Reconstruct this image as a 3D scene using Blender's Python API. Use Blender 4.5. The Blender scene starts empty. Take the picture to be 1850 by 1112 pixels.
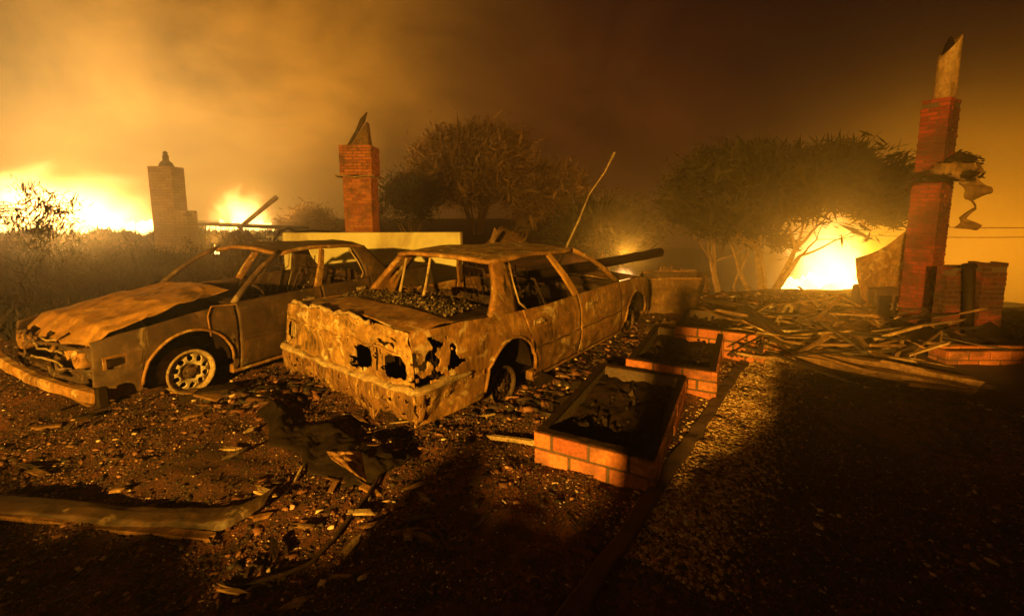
import bpy, bmesh, math, random
import numpy as np
from math import sin, cos, pi, radians, sqrt, atan2
from mathutils import Vector, Matrix, Euler, noise

S = bpy.context.scene
COL = S.collection
rnd = random.Random(7)

# ------------------------------------------------------------------ camera
HAZE = 0.0125
CAM_H, FPX, PITCH = 1.70, 800.0, math.atan(0.124)
cam_d = bpy.data.cameras.new('camera')
cam = bpy.data.objects.new('camera', cam_d); COL.objects.link(cam)
cam.location = (0, 0, CAM_H)
cam.rotation_euler = (pi/2 - PITCH, 0, 0)
cam_d.sensor_fit = 'HORIZONTAL'; cam_d.sensor_width = 36.0
cam_d.lens = FPX/1850*36.0
cam_d.shift_y = -76/1850
cam_d.clip_start = 0.05; cam_d.clip_end = 1000
S.camera = cam

# ------------------------------------------------------------------ render settings
S.render.engine = 'CYCLES'
S.view_settings.view_transform = 'Standard'
S.view_settings.look = 'None'
S.view_settings.exposure = 0.0
S.view_settings.gamma = 1.0
S.cycles.use_denoising = True
try: S.cycles.denoiser = 'OPENIMAGEDENOISE'
except Exception: pass
S.cycles.max_bounces = 4
S.cycles.diffuse_bounces = 2
S.cycles.glossy_bounces = 2
S.cycles.volume_bounces = 0
S.cycles.sample_clamp_indirect = 4.0
S.cycles.caustics_reflective = False
S.cycles.caustics_refractive = False

# ------------------------------------------------------------------ light: smoky night sky, the burning houses
W = bpy.data.worlds.new('World'); S.world = W; W.use_nodes = True
nt = W.node_tree; nt.nodes.clear()
def wn(t, **k):
    n = nt.nodes.new(t)
    for a, b in k.items(): setattr(n, a, b)
    return n
out = wn('ShaderNodeOutputWorld'); bg = wn('ShaderNodeBackground')
nt.links.new(bg.outputs[0], out.inputs[0])
tc = wn('ShaderNodeTexCoord')
nz = wn('ShaderNodeTexNoise'); nz.inputs['Scale'].default_value = 2.3; nz.inputs['Detail'].default_value = 7; nz.inputs['Roughness'].default_value = .58; nz.inputs['Distortion'].default_value = 0.35
mp = wn('ShaderNodeMapping'); mp.inputs['Scale'].default_value = (1, 1, 1.5)
nt.links.new(tc.outputs['Generated'], mp.inputs[0]); nt.links.new(mp.outputs[0], nz.inputs['Vector'])
def lobe(d, power, col, wob):
    """smoke lit round a fire that lies in direction d"""
    d = Vector(d).normalized()
    dp = wn('ShaderNodeVectorMath', operation='DOT_PRODUCT'); dp.inputs[1].default_value = d
    nt.links.new(tc.outputs['Generated'], dp.inputs[0])
    mx = wn('ShaderNodeMath', operation='MAXIMUM'); mx.inputs[1].default_value = 0
    nt.links.new(dp.outputs['Value'], mx.inputs[0])
    pw = wn('ShaderNodeMath', operation='POWER'); pw.inputs[1].default_value = power
    nt.links.new(mx.outputs[0], pw.inputs[0])
    mr = wn('ShaderNodeMapRange'); mr.inputs[1].default_value = 0.3; mr.inputs[2].default_value = 0.7
    mr.inputs[3].default_value = 1-wob; mr.inputs[4].default_value = 1+wob
    nt.links.new(nz.outputs['Fac'], mr.inputs[0])
    ml = wn('ShaderNodeMath', operation='MULTIPLY'); nt.links.new(pw.outputs[0], ml.inputs[0]); nt.links.new(mr.outputs[0], ml.inputs[1])
    sc = wn('ShaderNodeVectorMath', operation='SCALE'); sc.inputs[0].default_value = col
    nt.links.new(ml.outputs[0], sc.inputs['Scale'])
    return sc.outputs[0]
SKY_LOBES = [((-0.66, 1.0, 0.12), 14.0, (0.66, 0.23, 0.014), 0.95),
             ((-0.95, 1.0, 0.0), 36.0, (1.8, 0.95, 0.22), 0.4),
             ((1.05, 1.0, -0.12), 70.0, (2.0, 0.66, 0.016), 0.45),
             ((0.1, 1.0, 0.0), 18.0, (0.11, 0.026, 0.002), 0.8)]
acc = None
for L_ in SKY_LOBES:
    o_ = lobe(*L_)
    if acc is None: acc = o_
    else:
        ad = wn('ShaderNodeVectorMath', operation='ADD'); nt.links.new(acc, ad.inputs[0]); nt.links.new(o_, ad.inputs[1]); acc = ad.outputs[0]
ad = wn('ShaderNodeVectorMath', operation='ADD'); nt.links.new(acc, ad.inputs[0]); ad.inputs[1].default_value = (0.008, 0.0012, 0.0020)
nt.links.new(ad.outputs[0], bg.inputs['Color']); bg.inputs['Strength'].default_value = 1.0

FIRE_COL = (1.0, 0.42, 0.055)
def fire_lamp(name, loc, watts, radius=0.5, col=FIRE_COL):
    l = bpy.data.lights.new(name, 'POINT'); l.energy = watts; l.color = col; l.shadow_soft_size = radius
    o = bpy.data.objects.new(name, l); COL.objects.link(o); o.location = loc
    return o
# name, position, watts, radius
KEY = (-3.4, -7.0, 3.0)
FIRE_LAMPS = [('fire_light', (-21.0, 20.5, 0.72), 20000, 0.5, (1.0, .47, .07)),
              ('fire_light', (-15.5, 25.5, 0.75), 9000, 0.4, (1.0, .46, .06)),
              ('fire_light', (14.1, 18.6, -0.6), 4200, 0.9, (1.0, .38, .015)),
              ('fire_light', (3.9, 15.0, 0.3), 280, 0.3, (1.0, .40, .03)),
              ('fire_light', (-8.1, 12.0, 0.95), 50, 0.1, (1.0, .42, .05)),
              ('fire_light', KEY, 17500, 0.09, (1.0, .49, .04))]     # the burning house behind the camera, whose light rakes the wrecks
for n_, p_, w_, r_, c_ in FIRE_LAMPS: fire_lamp(n_, p_, w_, r_, c_)

# ------------------------------------------------------------------ helpers
CP, SP = cos(PITCH), sin(PITCH)
def ray(px, py):
    u = (px-925)/FPX; v = (480-py)/FPX
    return Vector((u, CP+v*SP, -SP+v*CP))
def at_z(px, py, z=0.0):
    r = ray(px, py); t = (z-CAM_H)/r.z
    return Vector((r.x*t, r.y*t, z))
def at_d(px, py, d):
    r = ray(px, py); t = d/r.y
    return Vector((r.x*t, d, CAM_H+r.z*t))

def sstep(a, b, x):
    t = np.clip((x-a)/(b-a), 0, 1); return t*t*(3-2*t)
_rs = np.random.RandomState(3)
CLODS = [(_rs.uniform(6, 34), _rs.uniform(0, pi), _rs.uniform(0, 6.28)) for _ in range(34)]
def gz_np(x, y):
    """the ground's height: ashes in low bumps, and a slope falling away to the right beyond the debris"""
    z = 0.022*np.sin(x*1.7+0.6*y)*np.sin(y*1.3-0.4*x)+0.018*np.sin(3.1*x-1.2*y+1)*np.sin(2.7*y+0.8*x)
    z = z+0.010*np.sin(6.3*x+2.2*y)*np.sin(5.1*y-3.2*x+2)
    z = z-6.0*sstep(8.4, 27, y-0.12*(x-6))*sstep(0.2, 4.5, x-0.18*y+1.2)
    z = z-6.0*sstep(.84, 1.0, x/np.maximum(y, .1))*sstep(7.4, 17, y)
    z = z+.78*np.exp(-((y-18.9)/.75)**2)*sstep(-8.5, -12, x)*(1+.12*np.sin(x*2.1)+.1*np.sin(x*5.3))+.62*np.exp(-((y-23.6)/.8)**2)*sstep(-9, -12, x)  # low ridges added in front of the left fires to shade the haze
    fade = np.exp(-np.hypot(x, y)/30)
    for f, th, ph in CLODS:      # clods and shallow furrows
        z = z+(.032/f)*np.sin(f*(x*cos(th)+y*sin(th))+ph+1.5*np.sin(f*.31*(x*sin(th)-y*cos(th))+ph*2))*fade
    return z
def gz(x, y): return float(gz_np(np.float64(x), np.float64(y)))

class MB:
    def __init__(s): s.v = []; s.f = []
    def quad_box(s, c, size, rot=None):
        hx, hy, hz = size[0]/2, size[1]/2, size[2]/2
        b = len(s.v); c = Vector(c)
        for dz in (-hz, hz):
            for dx, dy in ((-hx, -hy), (hx, -hy), (hx, hy), (-hx, hy)):
                p = Vector((dx, dy, dz))
                if rot is not None: p = rot @ p
                s.v.append(tuple(c+p))
        for q in ((3, 2, 1, 0), (4, 5, 6, 7), (0, 1, 5, 4), (1, 2, 6, 5), (2, 3, 7, 6), (3, 0, 4, 7)):
            s.f.append(tuple(b+i for i in q))
        return s
    def tube(s, pts, radii, n=8, cap=True, sq=1.0, twist=0.0):
        pts = [Vector(p) for p in pts]
        if not hasattr(radii, '__len__'): radii = [radii]*len(pts)
        b = len(s.v); up = Vector((0, 0, 1)); last = None
        for i, p in enumerate(pts):
            d = (pts[min(i+1, len(pts)-1)]-pts[max(i-1, 0)])
            if d.length < 1e-9: d = Vector((0, 0, 1))
            d.normalize()
            if last is None:
                a = d.cross(up)
                if a.length < 1e-3: a = d.cross(Vector((1, 0, 0)))
            else:
                a = last-d*last.dot(d)
                if a.length < 1e-4: a = d.cross(up)
            a.normalize(); last = a; bb = d.cross(a)
            for k in range(n):
                t = 2*pi*k/n+twist
                s.v.append(tuple(p+(a*cos(t)+bb*sin(t)*sq)*radii[i]))
        for i in range(len(pts)-1):
            for k in range(n):
                k2 = (k+1) % n
                s.f.append((b+i*n+k, b+i*n+k2, b+(i+1)*n+k2, b+(i+1)*n+k))
        if cap:
            s.f.append(tuple(b+k for k in range(n))[::-1])
            s.f.append(tuple(b+(len(pts)-1)*n+k for k in range(n)))
        return s
    def bar(s, p, q, w, h, up=(0, 0, 1), w2=None):
        """a rectangular bar from p to q"""
        p, q = Vector(p), Vector(q); d = (q-p).normalized(); a = d.cross(Vector(up))
        if a.length < 1e-4: a = d.cross(Vector((1, 0, 0)))
        a.normalize(); u = a.cross(d); b = len(s.v)
        for P, ww in ((p, w), (q, w2 or w)):
            for sa, su in ((-1, -1), (1, -1), (1, 1), (-1, 1)):
                s.v.append(tuple(P+a*sa*ww/2+u*su*h/2))
        for qd in ((3, 2, 1, 0), (4, 5, 6, 7), (0, 1, 5, 4), (1, 2, 6, 5), (2, 3, 7, 6), (3, 0, 4, 7)):
            s.f.append(tuple(b+i for i in qd))
        return s
    def grid(s, fn, nu, nv, keep=None, closed=False):
        b = len(s.v)
        for j in range(nv+1):
            for i in range(nu+1):
                s.v.append(tuple(fn(i/nu, j/nv)))
        for j in range(nv):
            for i in range(nu):
                if keep and not keep((i+.5)/nu, (j+.5)/nv): continue
                a = b+j*(nu+1)+i
                s.f.append((a, a+1, a+nu+2, a+nu+1))
        return s
    def lathe(s, prof, c=(0, 0, 0), axis='Y', n=24):
        b = len(s.v); c = Vector(c)
        for r, h in prof:
            for k in range(n):
                t = 2*pi*k/n
                if axis == 'Y': p = (r*cos(t), h, r*sin(t))
                elif axis == 'Z': p = (r*cos(t), r*sin(t), h)
                else: p = (h, r*cos(t), r*sin(t))
                s.v.append(tuple(c+Vector(p)))
        for i in range(len(prof)-1):
            for k in range(n):
                k2 = (k+1) % n
                s.f.append((b+i*n+k, b+i*n+k2, b+(i+1)*n+k2, b+(i+1)*n+k))
        return s
    def chunk(s, c, r, rr, flat=0.6):
        """an irregular broken lump"""
        b = len(s.v); c = Vector(c)
        rot = Euler((rr.uniform(0, 6), rr.uniform(0, 6), rr.uniform(0, 6))).to_matrix()
        sx, sy, sz = r*rr.uniform(.6, 1.3), r*rr.uniform(.6, 1.3), r*flat*rr.uniform(.5, 1.2)
        for dx, dy, dz in ((-1, -1, -1), (1, -1, -1), (1, 1, -1), (-1, 1, -1), (-1, -1, 1), (1, -1, 1), (1, 1, 1), (-1, 1, 1)):
            p = Vector((dx*sx*rr.uniform(.5, 1.1), dy*sy*rr.uniform(.5, 1.1), dz*sz*rr.uniform(.5, 1.1)))
            s.v.append(tuple(c+rot @ p))
        for q in ((3, 2, 1, 0), (4, 5, 6, 7), (0, 1, 5, 4), (1, 2, 6, 5), (2, 3, 7, 6), (3, 0, 4, 7)):
            s.f.append(tuple(b+i for i in q))
        return s
    def build(s, name, mat, parent=None, smooth=False, solid=0.0, off=0.0, bevel=0.0, loc=None, rot=None):
        me = bpy.data.meshes.new(name); me.from_pydata(s.v, [], s.f); me.validate(); me.update()
        me.materials.append(mat)
        # drop loose points left by holes
        bm = bmesh.new(); bm.from_mesh(me)
        lo = [v for v in bm.verts if not v.link_faces]
        if lo: bmesh.ops.delete(bm, geom=lo, context='VERTS')
        bm.to_mesh(me); bm.free()
        if smooth: me.polygons.foreach_set('use_smooth', [True]*len(me.polygons))
        o = bpy.data.objects.new(name, me); COL.objects.link(o)
        if parent: o.parent = parent
        if loc is not None: o.location = loc
        if rot is not None: o.rotation_euler = rot
        if solid:
            m = o.modifiers.new('Solidify', 'SOLIDIFY'); m.thickness = solid; m.offset = off
        if bevel:
            m = o.modifiers.new('Bevel', 'BEVEL'); m.width = bevel; m.segments = 1; m.limit_method = 'ANGLE'
        return o

def tag(o, label=None, cat=None, group=None, kind=None):
    if label: o['label'] = label
    if cat: o['category'] = cat
    if group: o['group'] = group
    if kind: o['kind'] = kind
    return o
def thing(name, label, cat, loc=(0, 0, 0), rotz=0.0, group=None, rot=None):
    o = bpy.data.objects.new(name, None); COL.objects.link(o)
    o.empty_display_size = 0.2
    o.location = loc; o.rotation_euler = rot or (0, 0, rotz)
    return tag(o, label, cat, group)
def nzv(p, sc, seed=0.0):
    return noise.noise(Vector((p[0]*sc+seed, p[1]*sc+seed*1.7, p[2]*sc-seed)))

# ------------------------------------------------------------------ materials
def newmat(name):
    m = bpy.data.materials.new(name); m.use_nodes = True
    t = m.node_tree; t.nodes.clear()
    o = t.nodes.new('ShaderNodeOutputMaterial'); b = t.nodes.new('ShaderNodeBsdfPrincipled')
    t.links.new(b.outputs[0], o.inputs[0])
    return m, t, b
def ramp(t, src, stops, interp='LINEAR'):
    r = t.nodes.new('ShaderNodeValToRGB'); r.color_ramp.interpolation = interp
    e = r.color_ramp.elements
    while len(e) < len(stops): e.new(0.5)
    for el, (p, c) in zip(e, stops):
        el.position = p; el.color = (c[0], c[1], c[2], 1)
    t.links.new(src, r.inputs[0]); return r.outputs[0]
def ntex(t, sc, det=6, rough=.6, dist=0.0, coord='Object', vec=None):
    n = t.nodes.new('ShaderNodeTexNoise'); n.inputs['Scale'].default_value = sc
    n.inputs['Detail'].default_value = det; n.inputs['Roughness'].default_value = rough; n.inputs['Distortion'].default_value = dist
    if vec is None:
        c = t.nodes.new('ShaderNodeTexCoord'); vec = c.outputs[coord]
    t.links.new(vec, n.inputs['Vector']); return n.outputs['Fac']
def mixc(t, fac, a, b, mode='MIX'):
    n = t.nodes.new('ShaderNodeMix'); n.data_type = 'RGBA'; n.blend_type = mode
    if hasattr(fac, 'links') or not isinstance(fac, (int, float)): t.links.new(fac, n.inputs[0])
    else: n.inputs[0].default_value = fac
    for i, x in ((6, a), (7, b)):
        if isinstance(x, tuple): n.inputs[i].default_value = (*x, 1)
        else: t.links.new(x, n.inputs[i])
    return n.outputs[2]
def bump(t, b, h, strength=.5, dist=.02):
    n = t.nodes.new('ShaderNodeBump'); n.inputs['Strength'].default_value = strength; n.inputs['Distance'].default_value = dist
    t.links.new(h, n.inputs['Height']); t.links.new(n.outputs[0], b.inputs['Normal'])
def rust(name, dark, mid, light, ash=None, sc=3.0, rough=.75, bs=.5, ash_at=.62, metal=0.0, soot_at=.54):
    m, t, b = newmat(name)
    n1 = ntex(t, sc, 8, .65, .4); n2 = ntex(t, sc*5, 6, .7); n3 = ntex(t, sc*1.7, 7, .7, 1.2)
    c = ramp(t, n1, [(.36, dark), (.52, mid), (.66, light)])
    c = mixc(t, ramp(t, n2, [(.42, (1, 1, 1)), (.62, (.45, .38, .33))]), tuple(x*.3 for x in dark), c)
    soot = ramp(t, ntex(t, sc*.55, 6, .65, 1.5), [(soot_at, (0, 0, 0)), (soot_at+.10, (.88, .88, .88))])
    c = mixc(t, soot, c, tuple(x*.22 for x in dark))
    st = t.nodes.new('ShaderNodeMapping'); st.inputs['Scale'].default_value = (1, 1, .12)
    tc_ = t.nodes.new('ShaderNodeTexCoord'); t.links.new(tc_.outputs['Object'], st.inputs[0])
    n5 = ntex(t, sc*9, 4, .6, .2, vec=st.outputs[0])
    c = mixc(t, ramp(t, n5, [(.38, (1, 1, 1)), (.56, (0, 0, 0))]), c, tuple(x*.55 for x in mid))
    if ash: c = mixc(t, ramp(t, n3, [(ash_at, (0, 0, 0)), (ash_at+.15, (1, 1, 1))]), c, ash)
    t.links.new(c, b.inputs['Base Color']); b.inputs['Metallic'].default_value = metal
    t.links.new(ramp(t, n2, [(.3, (rough-.2,)*3), (.7, (min(rough+.15, 1),)*3)]), b.inputs['Roughness'])
    bump(t, b, n2, bs, .012)
    return m
def island(name, stops, rough=.85, bs=.4, bsc=40, soot=None, soot_sc=2.0, soot_at=.48):
    """a colour of its own for each loose piece of the mesh"""
    m, t, b = newmat(name)
    g = t.nodes.new('ShaderNodeNewGeometry')
    c = ramp(t, g.outputs['Random Per Island'], stops)
    n = ntex(t, bsc, 6, .7)
    c = mixc(t, ramp(t, n, [(.35, (.55, .55, .55)), (.65, (1.15, 1.15, 1.15))]), (0, 0, 0), c)
    if soot:
        c = mixc(t, ramp(t, ntex(t, soot_sc, 5, .6, .5), [(soot_at, (0, 0, 0)), (soot_at+.16, (.9, .9, .9))]), c, soot)
    t.links.new(c, b.inputs['Base Color']); b.inputs['Roughness'].default_value = rough
    bump(t, b, n, bs, .01)
    return m
def flat(name, c, rough=.9, sc=12, var=.4, bs=.3):
    m, t, b = newmat(name)
    n = ntex(t, sc, 7, .65, .3)
    t.links.new(ramp(t, n, [(.3, tuple(x*(1-var) for x in c)), (.7, tuple(min(1, x*(1+var)) for x in c))]), b.inputs['Base Color'])
    b.inputs['Roughness'].default_value = rough; bump(t, b, n, bs, .015)
    return m
def plain_wall(name, dark, mid, light):
    m, t, b = newmat(name)
    c = ramp(t, ntex(t, .8, 7, .65, .8), [(.36, dark), (.48, mid), (.62, light)])
    st = t.nodes.new('ShaderNodeMapping'); st.inputs['Scale'].default_value = (1, 1, .15); tc_ = t.nodes.new('ShaderNodeTexCoord'); t.links.new(tc_.outputs['Object'], st.inputs[0])
    c = mixc(t, ramp(t, ntex(t, 3, 5, .6, .3, vec=st.outputs[0]), [(.52, (0, 0, 0)), (.74, (.6, .6, .6))]), c, dark)
    t.links.new(c, b.inputs['Base Color']); b.inputs['Roughness'].default_value = .92; bump(t, b, ntex(t, 25, 6, .7), .3, .01); return m
def flame_mat(name, strength):
    m = bpy.data.materials.new(name); m.use_nodes = True; t = m.node_tree; t.nodes.clear()
    o = t.nodes.new('ShaderNodeOutputMaterial'); e = t.nodes.new('ShaderNodeEmission')
    n = ntex(t, .9, 4, .6, .8)
    t.links.new(ramp(t, n, [(.3, (1, .44, .08)), (.6, (1, .56, .15))]), e.inputs[0]); e.inputs[1].default_value = strength
    t.links.new(e.outputs[0], o.inputs[0]); m.cycles.emission_sampling = 'NONE'
    return m

M = {}
M['rust'] = rust('burnt_rusty_steel', (.12, .046, .016), (.36, .165, .045), (.54, .29, .09), (.60, .44, .25), 2.6, ash_at=.55)
M['rust_tail'] = rust('scaly_burnt_steel', (.10, .04, .014), (.40, .21, .06), (.60, .38, .14), (.72, .58, .38), 4.2, ash_at=.55, soot_at=.515)
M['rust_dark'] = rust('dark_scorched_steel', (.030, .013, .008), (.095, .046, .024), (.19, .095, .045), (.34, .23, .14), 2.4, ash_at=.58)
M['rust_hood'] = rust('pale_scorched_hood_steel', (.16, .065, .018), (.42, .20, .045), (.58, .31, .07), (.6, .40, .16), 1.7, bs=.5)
M['drip'] = rust('dripping_burnt_paint', (.05, .02, .009), (.27, .12, .036), (.60, .38, .14), (.04, .016, .010), 9, ash_at=.54, bs=.9)
for n_ in M['drip'].node_tree.nodes:
    if n_.type == 'TEX_COORD':
        t_ = M['drip'].node_tree; mp_ = t_.nodes.new('ShaderNodeMapping'); mp_.inputs['Scale'].default_value = (1.6, 1.6, .35)
        for l_ in list(n_.outputs['Object'].links):
            s_ = l_.to_socket; t_.links.remove(l_); t_.links.new(mp_.outputs[0], s_)
        t_.links.new(n_.outputs['Object'], mp_.inputs[0])
M['edge'] = rust('ash_white_steel', (.25, .14, .06), (.48, .32, .17), (.62, .48, .3), None, 9)
M['char'] = rust('charred_black', (.010, .005, .003), (.022, .010, .006), (.042, .019, .010), (.12, .065, .035), 5, ash_at=.68)
M['interior'] = rust('burnt_interior', (.02, .012, .010), (.06, .032, .022), (.12, .06, .035), (.25, .16, .09), 7, ash_at=.66)
M['alloy'] = flat('scorched_alloy', (.42, .33, .24), .5, 20, .5)
M['brick'] = island('fired_brick', [(0, (.34, .09, .040)), (.3, (.54, .155, .055)), (.6, (.64, .21, .07)), (.85, (.58, .21, .09)), (1, (.40, .10, .045))], bsc=45, soot=(.13, .05, .03), soot_sc=3.1)
M['brick_soot'] = island('sooty_brick', [(0, (.16, .019, .014)), (.5, (.29, .032, .020)), (1, (.36, .050, .028))], soot=(.055, .014, .011), soot_sc=1.3, soot_at=.42)
M['brick_dark'] = island('scorched_brick', [(0, (.10, .014, .010)), (.5, (.20, .026, .017)), (1, (.28, .045, .025))], soot=(.035, .010, .008), soot_sc=3.0, soot_at=.36)
M['mortar'] = flat('mortar', (.09, .055, .04), .95, 30)
M['mortar_pale'] = flat('pale_mortar', (.22, .14, .09), .95, 30)
M['soil'] = flat('burnt_soil', (.020, .0085, .005), 1.0, 14, .6, .8)
M['clay'] = rust('clay_flue', (.22, .10, .04), (.44, .25, .11), (.52, .33, .16), None, 4, bs=.3)
M['wood'] = rust('charred_wood', (.02, .012, .009), (.07, .035, .018), (.16, .08, .03), (.32, .18, .08), 4, ash_at=.64)
M['wood_pale'] = rust('scorched_board', (.09, .036, .014), (.25, .115, .04), (.38, .19, .07), (.44, .28, .13), 3.5)
M['plaster'] = plain_wall('stained_stucco', (.50, .40, .24), (.72, .64, .38), (.80, .74, .46))
M['sheet'] = rust('warped_sheet_metal', (.10, .045, .02), (.24, .12, .045), (.36, .2, .08), (.42, .28, .14), 2.5)
M['bark'] = flat('tree_bark', (.34, .21, .10), .95, 9, .5, .8)
M['bark_dark'] = flat('dimmed_bark', (.07, .035, .018), .95, 9, .5, .8)  # bark colour darkened so the far stems do not look lit
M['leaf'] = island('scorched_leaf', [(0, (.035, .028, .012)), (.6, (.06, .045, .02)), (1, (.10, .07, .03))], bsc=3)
M['leaf_hazed'] = island('haze_paled_leaf', [(0, (.24, .14, .06)), (.6, (.36, .21, .10)), (1, (.48, .30, .15))], bsc=3)  # far foliage paled in its colour to stand in for a veil of haze
M['brick_hazed'] = island('haze_paled_brick', [(0, (.36, .20, .09)), (1, (.46, .27, .13))], bsc=30)  # brick paled to imitate the haze over the far-left chimney
M['brush'] = island('dry_brush', [(0, (.014, .009, .006)), (.8, (.03, .018, .009)), (1, (.07, .04, .018))], bsc=3)
M['concrete'] = flat('sooty_concrete', (.07, .032, .026), .92, 9, .35, .5)
M['flame'] = flame_mat('flame', 8.0)
M['gravel'] = island('path_gravel', [(0, (.12, .05, .024)), (.3, (.34, .17, .07)), (.7, (.55, .33, .15)), (1, (.75, .56, .34))], .85, .3)
def glow_mat(name, strength):
    # burning gas round the flames: thins out towards its ragged edge
    m = bpy.data.materials.new(name); m.use_nodes = True; t = m.node_tree; t.nodes.clear()
    o = t.nodes.new('ShaderNodeOutputMaterial'); e = t.nodes.new('ShaderNodeEmission')
    c = t.nodes.new('ShaderNodeTexCoord'); ln = t.nodes.new('ShaderNodeVectorMath'); ln.operation = 'LENGTH'; t.links.new(c.outputs['Object'], ln.inputs[0])
    n = ntex(t, 1.9, 5, .6, .9)
    ad = t.nodes.new('ShaderNodeMath'); ad.operation = 'MULTIPLY_ADD'; t.links.new(n, ad.inputs[0]); ad.inputs[1].default_value = 1.35; t.links.new(ln.outputs['Value'], ad.inputs[2])
    r = t.nodes.new('ShaderNodeMapRange'); r.interpolation_type = 'SMOOTHERSTEP'; r.inputs[1].default_value = 1.50; r.inputs[2].default_value = .72; r.inputs[3].default_value = 0; r.inputs[4].default_value = 1
    t.links.new(ad.outputs[0], r.inputs[0])
    p = t.nodes.new('ShaderNodeMath'); p.operation = 'POWER'; p.inputs[1].default_value = 2.0; t.links.new(r.outputs[0], p.inputs[0])
    s = t.nodes.new('ShaderNodeMath'); s.operation = 'MULTIPLY'; s.inputs[1].default_value = strength; t.links.new(p.outputs[0], s.inputs[0])
    e.inputs[0].default_value = (1, .48, .13, 1); t.links.new(s.outputs[0], e.inputs[1]); t.links.new(e.outputs[0], o.inputs['Volume'])
    return m
M['glow'] = glow_mat('burning_gas', 7.0)
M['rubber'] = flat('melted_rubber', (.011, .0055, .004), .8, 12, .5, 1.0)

for k_ in ('char', 'soil', 'rubber', 'interior'):
    for n_ in M[k_].node_tree.nodes:
        if n_.type == 'BSDF_PRINCIPLED': n_.inputs['Specular IOR Level'].default_value = .18

# ------------------------------------------------------------------ ground
def polar_ground():
    na = 760; half = int(na*.68)
    a = np.concatenate([np.linspace(-1.05, 1.05, half, endpoint=False), np.linspace(1.05, 2*pi-1.05, na-half, endpoint=False)])
    na = len(a)
    r = np.concatenate([np.geomspace(.25, 1.5, 24, endpoint=False), np.geomspace(1.5, 14, 330, endpoint=False), np.geomspace(14, 30, 80, endpoint=False), np.geomspace(30, 100, 30)])
    A, R = np.meshgrid(a, r)
    x = R*np.sin(A); y = R*np.cos(A)
    z = gz_np(x, y)
    v = np.stack([x, y, z], -1).reshape(-1, 3)
    i = np.arange(len(r)-1)[:, None]*na; j = np.arange(na)[None, :]; j2 = (j+1) % na
    f = np.stack([i+j, i+na+j, i+na+j2, i+j2], -1).reshape(-1, 4)[:, ::-1]
    me = bpy.data.meshes.new('ground')
    me.vertices.add(len(v)); me.vertices.foreach_set('co', v.ravel().astype(np.float32))
    me.loops.add(f.size); me.loops.foreach_set('vertex_index', f.ravel().astype(np.int32))
    me.polygons.add(len(f)); me.polygons.foreach_set('loop_start', np.arange(0, f.size, 4, dtype=np.int32))
    me.update(calc_edges=True); me.validate()
    me.polygons.foreach_set('use_smooth', [True]*len(f))
    m, t, b = newmat('ash_ground')
    n1 = ntex(t, .55, 6, .6, .4); n2 = ntex(t, 9, 9, .75, .3); n3 = ntex(t, 42, 8, .8); n4 = ntex(t, 2.2, 7, .65, 1.0)
    c = ramp(t, n1, [(.33, (.09, .026, .015)), (.5, (.20, .058, .028)), (.66, (.32, .092, .040))])
    c = mixc(t, ramp(t, n2, [(.40, (0, 0, 0)), (.58, (1, 1, 1))]), (.05, .018, .010), c)
    c = mixc(t, ramp(t, n4, [(.56, (0, 0, 0)), (.66, (1, 1, 1))]), c, (.022, .009, .005))
    c = mixc(t, ramp(t, n3, [(.62, (0, 0, 0)), (.66, (1, 1, 1))]), c, (.40, .17, .10))
    n7 = ntex(t, 1.3, 9, .7, 1.4)
    c = mixc(t, ramp(t, n7, [(.60, (0, 0, 0)), (.66, (.8, .8, .8))]), c, (.40, .19, .11))
    c = mixc(t, ramp(t, n7, [(.34, (.9, .9, .9)), (.42, (0, 0, 0))]), c, (.018, .007, .005))
    t.links.new(c, b.inputs['Base Color']); b.inputs['Roughness'].default_value = .85
    add = t.nodes.new('ShaderNodeMath'); add.operation = 'ADD'; t.links.new(n2, add.inputs[0]); t.links.new(n3, add.inputs[1])
    bump(t, b, add.outputs[0], 1.0, .045)
    me.materials.append(m)
    o = bpy.data.objects.new('ground', me); COL.objects.link(o)
    tag(o, 'burnt ground of ash and cinders', 'ground', kind='structure')
polar_ground()
# ------------------------------------------------------------------ burnt cars
def interp(pts, x):
    if x <= pts[0][0]: return pts[0][1]
    for (a, b), (c, d) in zip(pts, pts[1:]):
        if x <= c: return b+(d-b)*(x-a)/(c-a)
    return pts[-1][1]

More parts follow.
